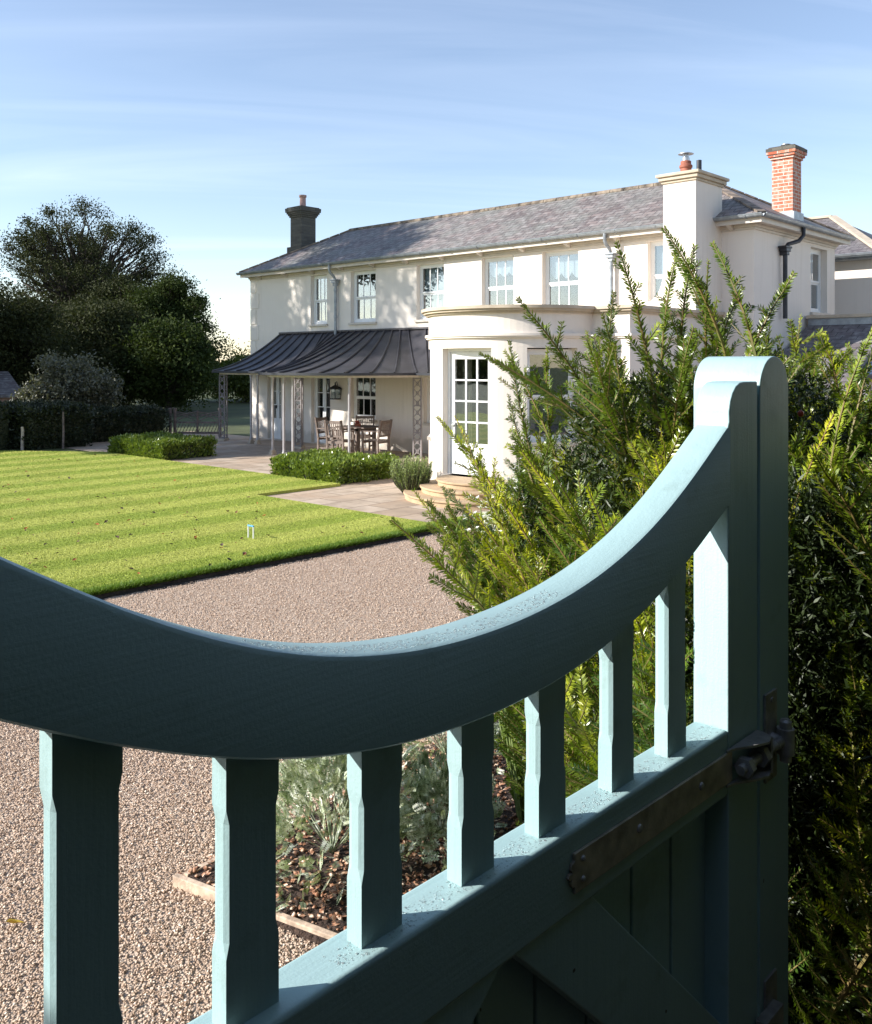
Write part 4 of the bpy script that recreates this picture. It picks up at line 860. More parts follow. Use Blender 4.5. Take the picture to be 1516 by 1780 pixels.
# wooden garden gate with curved lattice between posts
t = empty('wooden_gate', (16.0, 25.3, 0), 'dark wooden garden gate with curved lattice and pale edges beyond the low hedge', 'gate')
p0, p1 = Vector((15.5, 25.9, 0)), Vector((16.5, 24.75, 0)); dv = (p1 - p0)
def gp(s, z): q = p0 + dv * s; return (q.x, q.y, z)
for s in (-.04, .06, 1.0): obj('post', MB().bar(gp(s, 0), gp(s, .84), .07).bar(gp(s, .84), gp(s, .90), .09), 'weathered_wood', t)
mb = MB().bar(gp(.06, .12), gp(1, .12), .04, .07).bar(gp(.06, .45), gp(1, .45), .035, .05).bar(gp(.53, .1), gp(.53, .82), .05)
for k_ in range(14):
    s = .08 + k_ * .066; mb.bar(gp(s, .12), gp(min(.99, s + .10), .46), .018)
for (a_, b_) in ((.06, .53), (.53, 1.0)):
    for off in (0, .14):
        pts = [Vector(gp(a_ + (b_ - a_) * i / 8, .46 + off + (.26 - off * .6) * math.sin(math.pi / 2 * i / 8))) for i in range(9)]; mb.tube(pts, .017, 5)
        pts = [Vector(gp(b_ - (b_ - a_) * i / 8, .46 + off + (.26 - off * .6) * math.sin(math.pi / 2 * i / 8))) for i in range(9)]; mb.tube(pts, .015, 5)
obj('lattice', mb, 'weathered_wood', t)

# upright grey green herbs beside the steps
def spiky(name, label, c, r, h, n, mat, seed):
    g = np.random.default_rng(seed); t = empty(name, (c[0], c[1], 0), label, 'plant'); P = []; Dd = []; st = MB()
    for i in range(n):
        a = g.uniform(0, 6.28); rr = r * math.sqrt(g.random()); b = Vector((c[0] + .35 * rr * math.cos(a), c[1] + .35 * rr * math.sin(a), 0))
        e = Vector((c[0] + rr * math.cos(a) * 1.1, c[1] + rr * math.sin(a) * 1.1, h * g.uniform(.6, 1.08) * (1 - .18 * (rr / r) ** 2)))
        m_ = (b + e) / 2 + Vector((math.cos(a), math.sin(a), 0)) * rr * .18; st.tube([b, m_, e], [.005, .004, .0025], 3, False)
        for s in np.linspace(.2, 1, 34):
            p = b * (1 - s) ** 2 + m_ * 2 * s * (1 - s) + e * s * s; P.append(p); d = (e - m_).normalized() * 1.1 + Vector(g.normal(0, .5, 3)); Dd.append(d)
    obj('stems', st, 'bark', t, smooth='raw'); P = np.array(P); Dd = np.array(Dd); V, F = leaves(P, Dd, .042, .009); npobj('foliage', V, F, mat, t)
spiky('rosemary', 'pale green upright rosemary plant left of the curved stone steps', (11.50, 11.36), .36, .66, 420, 'rosemary_leaf', 4)
spiky('rosemary', 'grey green upright herb right of the curved stone steps, half hidden by yew', (11.75, 8.95), .36, .55, 220, 'rosemary_leaf', 6)

# ---- planting bed behind the gate
bed = [(2.225, 3.6), (3.1, -2.5), (7.5, -2.5), (7.5, 4.0)]
mb = MB(); gx_ = np.linspace(0, 1, 26)
prop(obj('planting_bed', MB().prism(bed[::1], -.003, .02), 'bed_soil'), kind='structure')
n = 9000; X = rng.uniform(2.2, 6.0, n); Y = rng.uniform(.8, 3.9, n); kk = bed_in(X, Y); X, Y = X[kk], Y[kk]; n = len(X)
C = np.stack([X, Y, .024 + rng.random(n) * .02], 1); D = np.stack([rng.normal(size=n), rng.normal(size=n), rng.normal(0, .25, n)], 1)
N = np.stack([rng.normal(0, .35, n), rng.normal(0, .35, n), np.ones(n)], 1)
V, F = leaves(C, D, rng.uniform(.015, .05, n), rng.uniform(.008, .028, n), N)
prop(npobj('bark_litter', V, F, 'bed_litter'), 'brown bark chips and dead leaves on the soil of the planting bed', 'leaf litter', kind='stuff')
V, F = stones(2600, (2.2, 4.2), (1.5, 3.8), .006, .02, bed_in, .022); prop(npobj('bed_pebbles', V, F, 'bed_litter'), 'pebbles and crumbs mixed in the bed soil behind the gate', 'pebbles', kind='stuff')
mb = MB().bar((2.18, 3.62, .02), (2.56, 2.10, .006), .030, .05); prop(obj('timber_edging', mb, 'edging_timber', origin=(2.18, 3.62, 0), bevel=.004), 'pale timber edging strip running towards the gate along the left of the bed', 'edging')
mb = MB().bar((2.24, 3.63, -.006), (2.52, 3.66, -.012), .030, .05); prop(obj('timber_edging', mb, 'edging_timber', origin=(2.2, 3.64, 0), bevel=.004), 'short end of pale timber edging, mostly buried, at the far corner of the bed', 'edging')

# artemisia: cut silver leaves on arching stems
def sprig(g, p, d, L, out, st):
    d = d.normalized(); sd_ = d.orthogonal().normalized(); sd_ = (Matrix.Rotation(g.uniform(0, 6.28), 3, d) @ sd_); e = p + d * L; st.append((p, e))
    for s in np.linspace(.25, 1, 6):
        b = p + d * (L * s)
        for sg in (-1, 1):
            dd = (d * .75 + sd_ * sg * .9).normalized(); l_ = L * .34 * (1.15 - .4 * s); out.append((b, dd, l_, l_ * .38, sd_.cross(d)))
            for q in (-.55, .55): d2 = (Matrix.Rotation(q, 3, sd_.cross(d)) @ dd); out.append((b + dd * l_ * .5, d2, l_ * .55, l_ * .22, sd_.cross(d)))
    out.append((e, d, L * .28, L * .09, sd_.cross(d)))
def artemisia(label, c, r, h, n, seed):
    g = np.random.default_rng(seed); t = empty('silver_artemisia', (c[0], c[1], .02), label, 'plant'); out = []; st = []
    for i in range(n):
        a = g.uniform(0, 6.28); el = g.uniform(.0, 1.35); rr = g.uniform(.45, 1.0)
        q = Vector((math.cos(a) * math.cos(el) * r, math.sin(a) * math.cos(el) * r, math.sin(el) * h)) * rr; p = Vector((c[0], c[1], .04)) + q
        d = q.normalized() + Vector((0, 0, .25)) + Vector(g.normal(0, .35, 3)); sprig(g, p, d, g.uniform(.05, .095), out, st)
    C = np.array([o_[0] for o_ in out]); D = np.array([o_[1] for o_ in out]); L_ = np.array([o_[2] for o_ in out]); W_ = np.array([o_[3] for o_ in out]); N_ = np.array([o_[4] for o_ in out])
    V, F = leaves(C, D, L_, W_, N_); npobj('foliage', V, F, 'artemisia_leaf', t)
    mb = MB()
    for i in range(26):
        a = g.uniform(0, 6.28); e = Vector((c[0] + r * .8 * math.cos(a), c[1] + r * .8 * math.sin(a), h * g.uniform(.2, .9))); b = Vector((c[0], c[1], .02)); mb.tube([b, (b + e) / 2 + Vector((0, 0, .08)), e], [.003, .002, .0015], 4, False)
    obj('stems', mb, 'artemisia_leaf', t, smooth='raw')
artemisia('large silver green feathery artemisia mound in the bed, second gap of the gate', (2.80, 3.28), .46, .70, 1000, 1)
artemisia('silver artemisia mound farther back, seen through the third gap of the gate', (3.95, 3.62), .40, .60, 650, 2)
artemisia('silver artemisia clump spilling low over the soil between the two mounds', (3.25, 3.0), .27, .32, 380, 9)
artemisia('small low artemisia tuft on the soil beside the fourth baluster', (3.05, 2.62), .15, .17, 60, 5)

# ---- yew: needle covered shoots, eight kinds, copied as branches
def yew_branch(seed, L, slim=False):
    g = np.random.default_rng(seed); P = []; D = []; N = []; Ls = []; st = MB()
    bend = g.uniform(.10, .45); az = g.uniform(0, 6.28)
    def curve(s): return Vector((bend * s * s * L * math.cos(az) * .6, bend * s * s * L * math.sin(az) * .6, L * s * (1 - .12 * bend * s)))
    def needle_line(f, L_, n0, dens, flat, nl):
        cnt = max(4, int(L_ * dens))
        for i in range(cnt):
            s = n0 + (1 - n0) * (i + .5) / cnt; p = f(s); tdir = (f(min(1, s + .02)) - f(max(0, s - .02))).normalized()
            side = tdir.cross(flat).normalized(); q = g.uniform(-.9, .9)
            for sg in (-1, 1):
                sd_ = (Matrix.Rotation(q * .7 + g.normal(0, .25), 3, tdir) @ side) * sg
                d = (sd_ * g.uniform(.8, 1.1) + tdir * g.uniform(.55, .95)); P.append(p); D.append(d); N.append(tdir.cross(sd_)); Ls.append(nl * g.uniform(.75, 1.1) * (1 if s < .93 else .6))
    flat = Vector((math.cos(az + 1.2), math.sin(az + 1.2), .25))
    needle_line(curve, L * .66, .34, 190, flat, .029) if not slim else needle_line(curve, L * .85, .15, 200, flat, .027)
    st.tube([curve(i / 10) for i in range(11)], [.0085 * (1 - .8 * i / 10) for i in range(11)], 5, False)
    s = .14; a = g.uniform(0, 6.28)
    while s < .9:
        a += 2.4 + g.normal(0, .4); p = curve(s); tl = ((.30 * (1 - s) + .08) if not slim else (.17 * (1 - s) + .03)) * g.uniform(.6, 1.25) * min(1, L)
        o_ = Vector((math.cos(a), math.sin(a), 0)); d1 = (o_ * .85 + Vector((0, 0, .8))).normalized(); b_ = g.uniform(.0, .35)
        fn = lambda q, p=p, d1=d1, tl=tl, b_=b_: p + d1 * (tl * q) + Vector((0, 0, b_ * tl * q * q))
        needle_line(fn, tl, .10, 210, Vector((0, 0, 1)) + Vector(g.normal(0, .4, 3)), .025); st.tube([fn(0), fn(.5), fn(1)], [.003, .0022, .0012], 3, False)
        s += (.027 if not slim else .055) / L * g.uniform(.7, 1.3)
    V, F = leaves(np.array(P), np.array(D), np.array(Ls), .0052, np.array(N))
    return V, F, st
def yew_parts(slim=False):
    out = []
    for i, L in enumerate((1.75, 1.6, 1.45, 1.3, 1.15, 1.0, .85, .7)):
        V, F, st = yew_branch(40 + i, L, slim)
        sv = np.array(st.v); me = bpy.data.meshes.new('branch'); allv = np.concatenate([V, sv]); nf = len(F)
        me.from_pydata(allv.tolist(), [], F.tolist() + [tuple(j + len(V) for j in f) for f in st.f]); me.materials.append(MATS['yew_needle']); me.materials.append(MATS['stem_yew'])
        mi = np.zeros(len(me.polygons), dtype=np.int32); mi[nf:] = 1; me.polygons.foreach_set('material_index', mi); me.update(); out.append(me)
    return out
YM = yew_parts(); YS = yew_parts(True)
YD = [m.copy() for m in YM]; YDS = [m.copy() for m in YS]
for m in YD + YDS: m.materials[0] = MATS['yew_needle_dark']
YL = (1.75, 1.6, 1.45, 1.3, 1.15, 1.0, .85, .7)
def put_branch(t, p, d, L, g, kinds=None):
    tipp = Vector(p) + Vector(d).normalized() * L
    for q_ in [Vector(p).lerp(tipp, f_) for f_ in (.15, .35, .55, .75, 1)]:      # nothing grows across the near face of the gate post
        D_ = sx * q_.x + cx_ * q_.y; t_ = (cx_ * q_.x - sx * q_.y) / max(D_, .1)
        if (q_.y < 1.12 and t_ < .405 and q_.z > .6) or D_ < 1.75: return
    i = min(range(8), key=lambda j: abs(YL[j] - L) + g.uniform(0, .18)); o = bpy.data.objects.new('branch', (kinds or YM)[i]); COL.objects.link(o); o.parent = t
    o.location = Vector(p) - t.location; q = Vector(d).to_track_quat('Z', 'Y'); o.rotation_mode = 'QUATERNION'
    from mathutils import Quaternion
    o.rotation_quaternion = q @ Quaternion((0, 0, 1), g.uniform(0, 6.28)); s = L / YL[i]; o.scale = (1, 1, s) if .8 < s < 1.2 else (s, s, s)
def yew(label, c, r, h, nb, seed, leaders=(), fan=.55, inner=9000, dark=False):
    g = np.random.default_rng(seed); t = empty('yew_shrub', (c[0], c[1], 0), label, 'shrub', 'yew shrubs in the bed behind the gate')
    for i in range(nb):
        a = g.uniform(0, 6.28); q = math.sqrt(g.random()); zb = g.uniform(0.02, h - .75) if i % 3 else g.uniform(.0, h * .35)
        px, py = c[0] + q * r * .45 * math.cos(a), c[1] + q * r * .45 * math.sin(a); tilt = fan * q * g.uniform(.6, 1.25)
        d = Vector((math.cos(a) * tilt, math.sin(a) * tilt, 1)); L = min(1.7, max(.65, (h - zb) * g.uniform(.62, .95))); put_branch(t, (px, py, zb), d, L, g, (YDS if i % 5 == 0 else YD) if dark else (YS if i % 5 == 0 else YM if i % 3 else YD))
    for (p, e) in leaders:
        p, e = Vector(p), Vector(e); e = e + (e - p) * .05; put_branch(t, p, e - p, (e - p).length, g, YDS if dark and e.z < 2.1 else YS)
    n = int(inner * 4.5); a = g.uniform(0, 6.28, n); q = g.random(n) ** .33; z = g.uniform(.03, h * .86, n); rz = r * (.62 + .30 * np.minimum(1, z / h)) * np.where(z > h * .7, 1.1 - (z / h - .7) * 1.6, 1.0)
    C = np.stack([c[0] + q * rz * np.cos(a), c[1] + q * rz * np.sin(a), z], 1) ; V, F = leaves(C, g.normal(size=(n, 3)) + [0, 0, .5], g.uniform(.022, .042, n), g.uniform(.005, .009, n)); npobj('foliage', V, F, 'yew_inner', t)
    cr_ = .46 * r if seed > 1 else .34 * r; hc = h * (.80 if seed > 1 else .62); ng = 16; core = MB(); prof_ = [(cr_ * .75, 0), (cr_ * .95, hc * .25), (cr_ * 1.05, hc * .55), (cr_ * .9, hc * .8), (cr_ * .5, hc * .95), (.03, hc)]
    core.lathe((c[0], c[1], 0), prof_, ng); core.v = [(x + g.normal(0, .035), y + g.normal(0, .035), max(0, z + g.normal(0, .03))) for x, y, z in core.v]; obj('light_block_core', core, 'yew_core', t, smooth='raw')  # solid dark core added inside the shrub to stop light passing through
    mb = MB()
    for i in range(12): a = i * .52; mb.tube([(c[0], c[1], 0), (c[0] + .1 * r * math.cos(a), c[1] + .1 * r * math.sin(a), h * .3), (c[0] + .4 * r * math.cos(a), c[1] + .4 * r * math.sin(a), h * .75)], [.02, .014, .006], 6, False)
    obj('trunk', mb, 'bark', t, smooth='raw'); return t
def W3(u, v, d):      # a point d metres into the view, used once to place leading shoots
    tt = (u - 758) / 1600; return (d * (sx + cx_ * tt), d * (cx_ - sx * tt), 2.3 - (v - 632) / 1600 * d)
yew('yew shrub with long shoots leaning out over the gravel, left of the other yews', (3.42, 2.20), .50, 2.08, 89, 1, fan=.34, inner=14000, dark=True,
    leaders=[(W3(960, 1010, 3.9), W3(748, 872, 4.0)), (W3(980, 960, 3.8), W3(838, 610, 3.8)), (W3(1000, 940, 3.7), W3(890, 622, 3.7)), (W3(950, 900, 3.8), W3(862, 688, 3.9)), (W3(990, 880, 3.6), W3(930, 600, 3.6)), (W3(1060, 800, 3.5), W3(890, 575, 3.6))])
yew('tallest yew shrub with yellow green upright shoots above the gate post', (2.92, 1.50), .55, 2.62, 80, 2, fan=.42, inner=15000,
    leaders=[(W3(1130, 900, 3.0), W3(975, 500, 3.1)), (W3(1180, 880, 3.0), W3(1070, 475, 3.0)), (W3(1200, 800, 2.9), W3(1128, 448, 2.9)), (W3(1290, 740, 2.8), W3(1240, 385, 2.8)), (W3(1270, 760, 2.9), W3(1255, 432, 2.9)), (W3(1330, 760, 2.7), W3(1325, 415, 2.7)), (W3(1300, 780, 2.7), W3(1430, 425, 2.7)), (W3(1300, 800, 2.7), W3(1408, 535, 2.75)), (W3(1240, 800, 2.9), W3(1200, 465, 2.9)), (W3(1180, 900, 3.1), W3(930, 560, 3.2)), (W3(1260, 800, 2.8), W3(1290, 470, 2.8)), (W3(1240, 780, 2.8), W3(1175, 520, 2.8)), (W3(1150, 800, 2.9), W3(1120, 425, 2.9)), (W3(1330, 720, 2.65), W3(1375, 455, 2.7)), (W3(1080, 850, 3.1), W3(1010, 520, 3.1)), (W3(1120, 850, 3.0), W3(1065, 545, 3.0)), (W3(1290, 720, 2.7), W3(1345, 430, 2.7)), (W3(1220, 780, 2.85), W3(1225, 500, 2.85))])
yew('yew shrub growing against the back right corner of the gate post', (2.52, 1.13), .36, 2.32, 96, 3, fan=.45, inner=15000,
    leaders=[(W3(1440, 900, 2.5), W3(1440, 575, 2.5)), (W3(1450, 900, 2.5), W3(1510, 580, 2.5)), (W3(1420, 850, 2.6), W3(1395, 600, 2.6))])
yew('yew shrub at the right edge of the picture', (2.72, .72), .42, 2.30, 96, 4, fan=.45, inner=13000)
yew('yew shrub behind the others at the right, level with the post top', (3.50, 1.36), .55, 2.50, 80, 5, fan=.5, inner=13000)
yew('yew shrub farthest right, beyond the picture edge', (2.75, -.75), .55, 2.1, 50, 6, fan=.4, inner=12000)
# white flowers behind the yews
g = np.random.default_rng(77); c = (3.72, 2.78); t = empty('white_flowers', (c[0], c[1], 0), 'bush of white flowers behind the leaning yew shoots', 'flowering plant')
P = []; D = []; P2 = []; D2 = []; st = MB()
for i in range(90):
    a = g.uniform(0, 6.28); rr = .34 * math.sqrt(g.random()); e = Vector((c[0] + rr * math.cos(a), c[1] + rr * math.sin(a), g.uniform(.95, 1.72))); st.tube([(c[0] + rr * .3 * math.cos(a), c[1] + rr * .3 * math.sin(a), 0), e], [.006, .003], 4, False)
    for k_ in range(50): s = g.uniform(.1, .95); P2.append(Vector((c[0] + rr * (.3 + .7 * s) * math.cos(a), c[1] + rr * (.3 + .7 * s) * math.sin(a), e.z * s))); D2.append(g.normal(size=3))
    for k_ in range(13):
        q = e + Vector(g.normal(0, .04, 3))
        for m_ in range(5): aa = m_ * 1.257; P.append(q); D.append((math.cos(aa) - .3, math.sin(aa), g.normal(.2, .3)))
V, F = leaves(np.array(P), np.array(D), .028, .022, np.tile([[0., 0.1, 1.]], (len(P), 1))); npobj('petals', V, F, 'petal_white', t)
V, F = leaves(np.array(P2), np.array(D2), .05, .02); npobj('foliage', V, F, 'laurel_leaf', t); obj('stems', st, 'rosemary_leaf', t, smooth='raw')
hp = Vector(W3(1392, 719, 2.08)); t = empty('rose_hip', hp, 'single small red hip among the yew right of the gate post', 'rose hip')
obj('fruit', MB().lathe(hp, [(.001, -.008), (.005, -.006), (.0075, 0), (.006, .005), (.002, .008)], 10), 'hip_red', t, smooth=True); obj('stalk', MB().tube([hp + Vector((0, 0, .007)), hp + Vector((.006, -.004, .03))], .0012, 4), 'stem_yew', t)

# ---------------------------------------------------------------- the gate
GY, GT = 0.85, 0.0765            # front face and thickness
GX1 = 1.926                      # hanging edge
G = empty('garden_gate', (GX1, GY, 0), 'pale blue green painted wooden gate with dipped top rail and notched balusters in the foreground', 'gate')
topc = [(.336, 2.128), (.388, 2.095), (.446, 2.061), (.51, 2.03), (.58, 1.999), (.674, 1.963), (.756, 1.94), (.834, 1.9265), (.91, 1.919), (.985, 1.9135), (1.07, 1.9165), (1.15, 1.922), (1.238, 1.932), (1.33, 1.953), (1.434, 1.986), (1.51, 2.016), (1.587, 2.052), (1.65, 2.089), (1.711, 2.126), (1.795, 2.176)]
botc = [(.336, 1.979), (.381, 1.954), (.46, 1.917), (.58, 1.869), (.643, 1.846), (.751, 1.82), (.843, 1.804), (.928, 1.7955), (1.023, 1.7915), (1.106, 1.7935), (1.208, 1.802), (1.302, 1.818), (1.414, 1.845), (1.492, 1.870), (1.612, 1.921), (1.705, 1.965), (1.785, 2.008)]
def spline(pts, n):
    X = np.array([p[0] for p in pts]); Z = np.array([p[1] for p in pts])
    c_ = np.polynomial.Polynomial.fit(X, Z, 6); xs_ = np.linspace(X[0], X[-1], n); return [(float(a), float(c_(a))) for a in xs_]
top_s, bot_s = spline(topc, 70), spline(botc, 70)
bz = lambda x: float(np.interp(x if x > .336 else 2 * CXM - x, [p[0] for p in bot_s], [p[1] for p in bot_s]))
CXM = 1.0; tm = [(2 * CXM - x, z) for x, z in top_s if 2 * CXM - x < top_s[0][0]][::-1]; bm2 = [(2 * CXM - x, z) for x, z in bot_s if 2 * CXM - x < bot_s[0][0]][::-1]
def ext_left(cur):      # mirror the rising side so the gate is whole beyond the frame
    x0 = cur[0][0]; lst = [(2 * CXM - x, z) for x, z in cur if 2 * CXM - x < x0 - .01]; lst.sort()
    if lst: dz = cur[0][1] - np.interp(2 * CXM - x0, [p[0] for p in cur], [p[1] for p in cur]); lst = [(x, z + dz) for x, z in lst]
    return lst + cur
topA, botA = ext_left(top_s), ext_left(bot_s)
XL = topA[0][0]
def soften(o):
    for p in o.data.polygons: p.use_smooth = True
    o.data.set_sharp_from_angle(angle=R(35))
    for m in o.modifiers:
        if m.type == 'BEVEL': m.harden_normals = True
    return o
def bevelled(name, poly, y0, y1, parent, bv=.006, mat='gate_paint'):
    o = obj(name, MB().prismY(poly, y0, y1), mat, parent, bevel=bv); return soften(o)
poly = [(x, z) for x, z in botA] + [(1.812, 2.0), (1.812, 2.17)] + [(x, z) for x, z in reversed(topA)]
# the rail is built as a strip of quads so that its long curve stays clean
def strip_rail(name, tops, bots, y0, y1, parent, bev=.009):
    n = 120; xa = max(tops[0][0], bots[0][0]); xb = 1.793; mb = MB(); tx, tz, bx_, bz_ = *zip(*tops), *zip(*bots)
    ring = []
    for i in range(n + 1):
        x = xa + (xb - xa) * i / n; zt, zb = float(np.interp(x, tx, tz)), float(np.interp(x, bx_, bz_))
        ring.append([(x, y0, zb + .003), (x, y0, zt - bev), (x, y0 + bev * .35, zt - bev * .3), (x, y0 + bev, zt), (x, y1 - bev * .6, zt), (x, y1, zt - bev * .6), (x, y1, zb), (x, y0 + .003, zb)])
    vs = [p for r_ in ring for p in r_]; m = 8
    mb.add(vs, [(i * m + j, i * m + (j + 1) % m, (i + 1) * m + (j + 1) % m, (i + 1) * m + j) for i in range(n) for j in range(m)] + [tuple(range(m)), tuple(range(n * m, n * m + m))[::-1]])
    return obj(name, mb, 'gate_paint_rail', parent, smooth=True)
strip_rail('top_rail', topA, botA, GY, GY + GT, G)
# hanging stile with its rounded head
stile = [(1.786, .10), (1.786, 2.17), (1.7905, 2.18), (1.7905, 2.201), (1.796, 2.222), (1.806, 2.239), (1.822, 2.253), (1.842, 2.2605), (1.862, 2.262), (1.9255, 2.262), (1.9255, .10)]
bevelled('stile', stile, GY + .0006, GY + GT + .0006, G, .0035)
bevelled('stile', [(XL - .12, .10), (XL - .12, topA[0][1] + .1), (XL + .004, topA[0][1] + .1), (XL + .004, .10)], GY + .0006, GY + GT + .0006, G, .0035)
RZ0, RZ1 = 1.415, 1.550
def rail(name, z0, z1, y0=GY, y1=GY + GT, bv=.008):
    return bevelled(name, [(XL, z0), (1.7865, z0), (1.7865, z1), (XL, z1)], y0, y1, G, bv, 'gate_paint_rail')
rail('middle_rail', RZ0, RZ1); rail('bottom_rail', .12, .30)
# balusters with chamfered, waisted middles
BF, BB = GY + .0245, GY + .0525
def baluster(x0, x1, zt):
    zb = RZ1 - .004; h = zt - zb; za = zb + .085; zc = zt - .07 if h > .26 else zt - .075
    c = .0055; mb = MB(); lv = []
    prof = [(zb, 0), (za, 0), (za + .018, 1), (zc - .018, 1), (zc, 0), (zt + .02, 0)]
    for z, e in prof:
        cx1, cy1 = .003 * e, .0075 * e; lv.append([(x0, BF + cy1, z), (x0 + cx1, BF, z), (x1 - cx1, BF, z), (x1, BF + cy1, z), (x1, BB - cy1, z), (x1 - cx1, BB, z), (x0 + cx1, BB, z), (x0, BB - cy1, z)])
        if e: lv[-1] = [(x0 + (p[0] - x0) if True else 0, p[1], p[2]) for p in lv[-1]]; lv[-1] = [((p[0] + .0012) if p[0] < (x0 + x1) / 2 else (p[0] - .0012), p[1], p[2]) for p in lv[-1]]
    vs = [p for l in lv for p in l]; fs = [(i * 8 + j, i * 8 + (j + 1) % 8, (i + 1) * 8 + (j + 1) % 8, (i + 1) * 8 + j) for i in range(len(prof) - 1) for j in range(8)]
    mb.add(vs, fs + [tuple(range(8)), tuple(range((len(prof) - 1) * 8, len(prof) * 8))[::-1]]); return obj('baluster', mb, 'gate_paint', G)
bt = lambda x: float(np.interp(x, [p[0] for p in botA], [p[1] for p in botA]))
for x in (.394, .591, .795, .988, 1.172, 1.384, 1.579, .197, .0): 
    if x > XL + .03: baluster(x, x + .073, max(bt(x), bt(x + .073)) + .006)
# boarded panel and brace
mb = MB(); xb = 1.790
x = xb
while x > XL: mb.prismY([(max(XL, x - .1435), .28), (x - .004, .28), (x - .004, RZ0 + .01), (max(XL, x - .1435), RZ0 + .01)], GY + .052, GY + .070); x -= .1475
obj('panel_boards', mb, 'gate_paint', G, bevel=.003)
obj('panel_back', MB().box((XL, GY + .0705, .28), (1.788, GY + .074, RZ0)), 'gate_paint', G)
bevelled('brace', [(1.087, RZ0 - .0), (1.295, RZ0 - .0), (1.786, .935), (1.786, .745)], GY + .006, GY + .050, G, .003)
bevelled('brace', [(1.06, RZ0), (.86, RZ0), (XL, .935), (XL, .745)], GY + .006, GY + .050, G, .003)
# strap hinge on the middle rail
sf = GY - .006
strap = [(1.228, 1.4495), (1.79, 1.4455), (1.79, 1.507), (1.228, 1.5145), (1.228, 1.503), (1.221, 1.5), (1.217, 1.492), (1.2205, 1.4865), (1.213, 1.4865), (1.209, 1.4815), (1.213, 1.4765), (1.2205, 1.4765), (1.217, 1.470), (1.221, 1.463), (1.228, 1.461)]
hg = obj('strap_hinge', MB().prismY(strap, sf, GY - .0003), 'strap_metal', G, bevel=.0012)
mb = MB()
for x, z in ((1.425, 1.483), (1.655, 1.480), (1.25, 1.50), (1.25, 1.467)):
    r_ = .0085 if x > 1.3 else .005
    vs = [(x + r_ * q * math.cos(a), sf - e, z + r_ * q * math.sin(a)) for q, e in ((1, -.0005), (.8, .003), (.35, .0045)) for a in [2 * math.pi * k_ / 12 for k_ in range(12)]]
    mb.add(vs, [(i * 12 + j, i * 12 + (j + 1) % 12, (i + 1) * 12 + (j + 1) % 12, (i + 1) * 12 + j) for i in range(2) for j in range(12)] + [tuple(range(24, 36))])
obj('bolt_heads', mb, 'galvanised', hg, smooth=True)
# the flared cup of the hinge: two plates bending out round the nuts
zc_ = 1.474
def plate(pts, w0, w1, th, mb):       # pts in (x, y); w = half height range
    for (p, q, a, b) in zip(pts, pts[1:], w0, w1): 
        pass
mb = MB(); cup = [(1.765, GY - .007), (1.79, GY - .012), (1.83, GY - .035), (1.868, GY - .050), (1.892, GY - .043), (1.905, GY - .02), (1.906, GY - .003)]
for sg, zz_ in ((1, zc_ + .036), (-1, zc_ - .034)):
    for p, q in zip(cup, cup[1:]): mb.add([(p[0], GY - .004, zz_), (p[0], p[1], zz_), (q[0], q[1], zz_), (q[0], GY - .004, zz_), (p[0], GY - .004, zz_ + .005), (p[0], p[1], zz_ + .005), (q[0], q[1], zz_ + .005), (q[0], GY - .004, zz_ + .005)], [(0, 1, 2, 3), (7, 6, 5, 4), (1, 5, 6, 2), (0, 3, 7, 4), (0, 4, 5, 1), (2, 6, 7, 3)])
n_ = len(cup)
for (p, q) in zip(cup[4:], cup[5:]): mb.add([(p[0], p[1], zc_ - .034), (q[0], q[1], zc_ - .034), (q[0], q[1], zc_ + .041), (p[0], p[1], zc_ + .041), (p[0] + .004, p[1] - .003, zc_ - .034), (q[0] + .005, q[1], zc_ - .034), (q[0] + .005, q[1], zc_ + .041), (p[0] + .004, p[1] - .003, zc_ + .041)], [(0, 1, 2, 3), (7, 6, 5, 4), (0, 3, 7, 4), (1, 5, 6, 2), (0, 4, 5, 1), (2, 6, 7, 3)])
for x0_, rr_, l_ in ((1.80, .021, .018), (1.872, .022, .020)):
    mb.add(*(lambda: (lambda v_: (v_, [(j, (j + 1) % 6, 6 + (j + 1) % 6, 6 + j) for j in range(6)] + [tuple(range(6)), tuple(range(11, 5, -1))]))([(x0_ + e * l_, GY - .025 + rr_ * math.cos(math.pi / 3 * j), zc_ + rr_ * math.sin(math.pi / 3 * j)) for e in (0, 1) for j in range(6)]))())
mb.tube([(1.785, GY - .025, zc_), (1.955, GY - .025, zc_)], .010, 14)
obj('hinge_cup', mb, 'galvanised', hg)

# gate post
PX0, PX1, PYb = 1.936, 2.090, GY + .157
P_ = empty('gate_post', (2.013, GY + .08, 0), 'pale blue green painted square gate post with a rounded top, right of the gate', 'gate post')
rc = (PX1 - PX0) / 2; pc = (PX0 + PX1) / 2
prof = [(PX0, 0), (PX1, 0)] + [(pc + rc * math.cos(a), 2.2395 + rc * math.sin(a)) for a in [math.pi * i / 36 for i in range(37)]]
soften(obj('post', MB().prismY(prof, GY, PYb), 'gate_paint', P_, bevel=.0025))
br = obj('hinge_plate', MB().box((1.952, GY - .006, 1.385), (2.012, GY - .0004, 1.578)), 'galvanised', P_, bevel=.0015)
mb = MB().tube([(1.955, GY - .025, zc_), (1.99, GY - .026, zc_)], .011, 12).tube([(2.0, GY - .030, zc_ - .030), (2.0, GY - .030, zc_ + .026)], .019, 16).tube([(2.0, GY - .030, zc_ + .026), (2.0, GY - .030, zc_ + .041), (2.0, GY - .030, zc_ + .046)], [.013, .013, .008], 14).tube([(2.0, GY - .030, zc_ - .046), (2.0, GY - .030, zc_ - .030)], .013, 14).tube([(1.985, GY - .004, zc_), (1.985, GY - .03, zc_)], .014, 10)
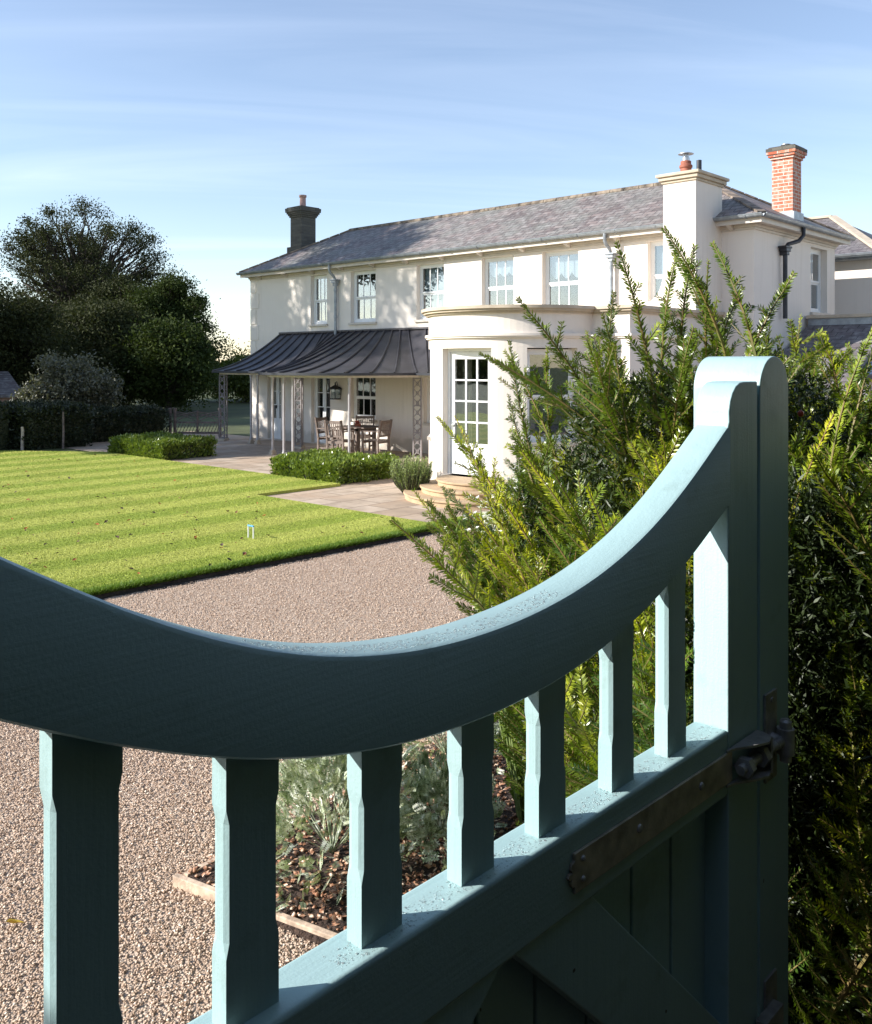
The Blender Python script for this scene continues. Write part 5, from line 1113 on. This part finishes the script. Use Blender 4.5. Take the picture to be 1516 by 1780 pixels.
obj('hinge_pin', mb, 'galvanised', P_, smooth=True)
mb = MB()
for x, z in ((1.985, 1.560), (1.98, 1.405)): mb.lathe((x, GY - .006, z), [(.006, 0)], 3) if False else mb.tube([(x, GY - .004, z), (x, GY - .0085, z)], .006, 10)
obj('bolt_heads', mb, 'galvanised', P_)
obj('lower_hinge_plate', MB().box((1.952, GY - .006, .80), (2.012, GY - .0004, .955)).box((1.90, GY - .03, .86), (1.99, GY - .006, .90)), 'galvanised', P_, bevel=.0015)
# dew on the rails
def dew(n, xr, yr, zf, smin, smax):
    X = rng.uniform(*xr, n); Y = rng.uniform(*yr, n); s = smin + (smax - smin) * rng.random(n) ** 2.5; V = []; F = []
    ang = np.arange(6) * math.pi / 3; ring = np.stack([np.cos(ang), np.sin(ang)], 1); Z = np.array([zf(a) for a in X])
    P0 = np.zeros((n, 13, 3)); P0[:, :6, 0] = X[:, None] + s[:, None] * ring[:, 0]; P0[:, :6, 1] = Y[:, None] + s[:, None] * ring[:, 1]; P0[:, :6, 2] = Z[:, None] - .0002
    P0[:, 6:12, 0] = X[:, None] + .72 * s[:, None] * ring[:, 0]; P0[:, 6:12, 1] = Y[:, None] + .72 * s[:, None] * ring[:, 1]; P0[:, 6:12, 2] = Z[:, None] + .38 * s[:, None]; P0[:, 12] = np.stack([X, Y, Z + .52 * s], 1)
    T = [[j, (j + 1) % 6, 6 + (j + 1) % 6] for j in range(6)] + [[j, 6 + (j + 1) % 6, 6 + j] for j in range(6)] + [[6 + j, 6 + (j + 1) % 6, 12] for j in range(6)]
    return P0.reshape(-1, 3), (np.arange(n)[:, None, None] * 13 + np.array(T)[None]).reshape(-1, 3)
zt_ = lambda x: float(np.interp(x, [p[0] for p in topA], [p[1] for p in topA]))
V, F = merge([dew(1500, (.62, 1.22), (GY + .012, GY + .05), zt_, .0006, .0022), dew(1800, (.75, 1.78), (GY + .010, GY + .05), lambda x: RZ1, .0006, .0022)])
k = NT('dew_drop'); k.b.inputs['Base Color'].default_value = (1, 1, 1, 1); k.b.inputs['Roughness'].default_value = .03; k.b.inputs['Transmission Weight'].default_value = .9; k.b.inputs['IOR'].default_value = 1.33
prop(npobj('dew_drops', V, F, 'dew_drop'), 'beads of dew on the upper edges of the gate rails', 'dew', kind='stuff')
# unseen hedges and canopy added round the viewer to keep light off the gate face
hedge('clipped_hedge', ((-4.5, -3.4, 0), (7, -1.7, 5.0)), 7000, .16, 'dark_hedge_leaf', 'unseen tall dark hedge added behind the viewer to block light from the gate', rough=.15)
hedge('clipped_hedge', ((-3.9, -1.7, 0), (-2.5, 2.9, 5.2)), 16000, .16, 'dark_hedge_leaf', 'unseen tall dark hedge added left of the viewer to block sun near the gate', rough=.42)
t = hedge('added_canopy', ((-2.6, -3.2, 4.4), (8.0, -.75, 5.6)), 16000, .18, 'dark_hedge_leaf', 'unseen dark leaf canopy added over the viewer to block skylight from the gate', 'tree', rough=.25)
t.children[0].name = 'crown_core'; obj('trunk', MB().tube([(3.2, -3.3, 0), (3.1, -3.2, 2.5), (2.6, -2.4, 4.6)], [.22, .19, .12], 10), 'bark', t, smooth='raw')  # trunk given to the added light-blocking canopy
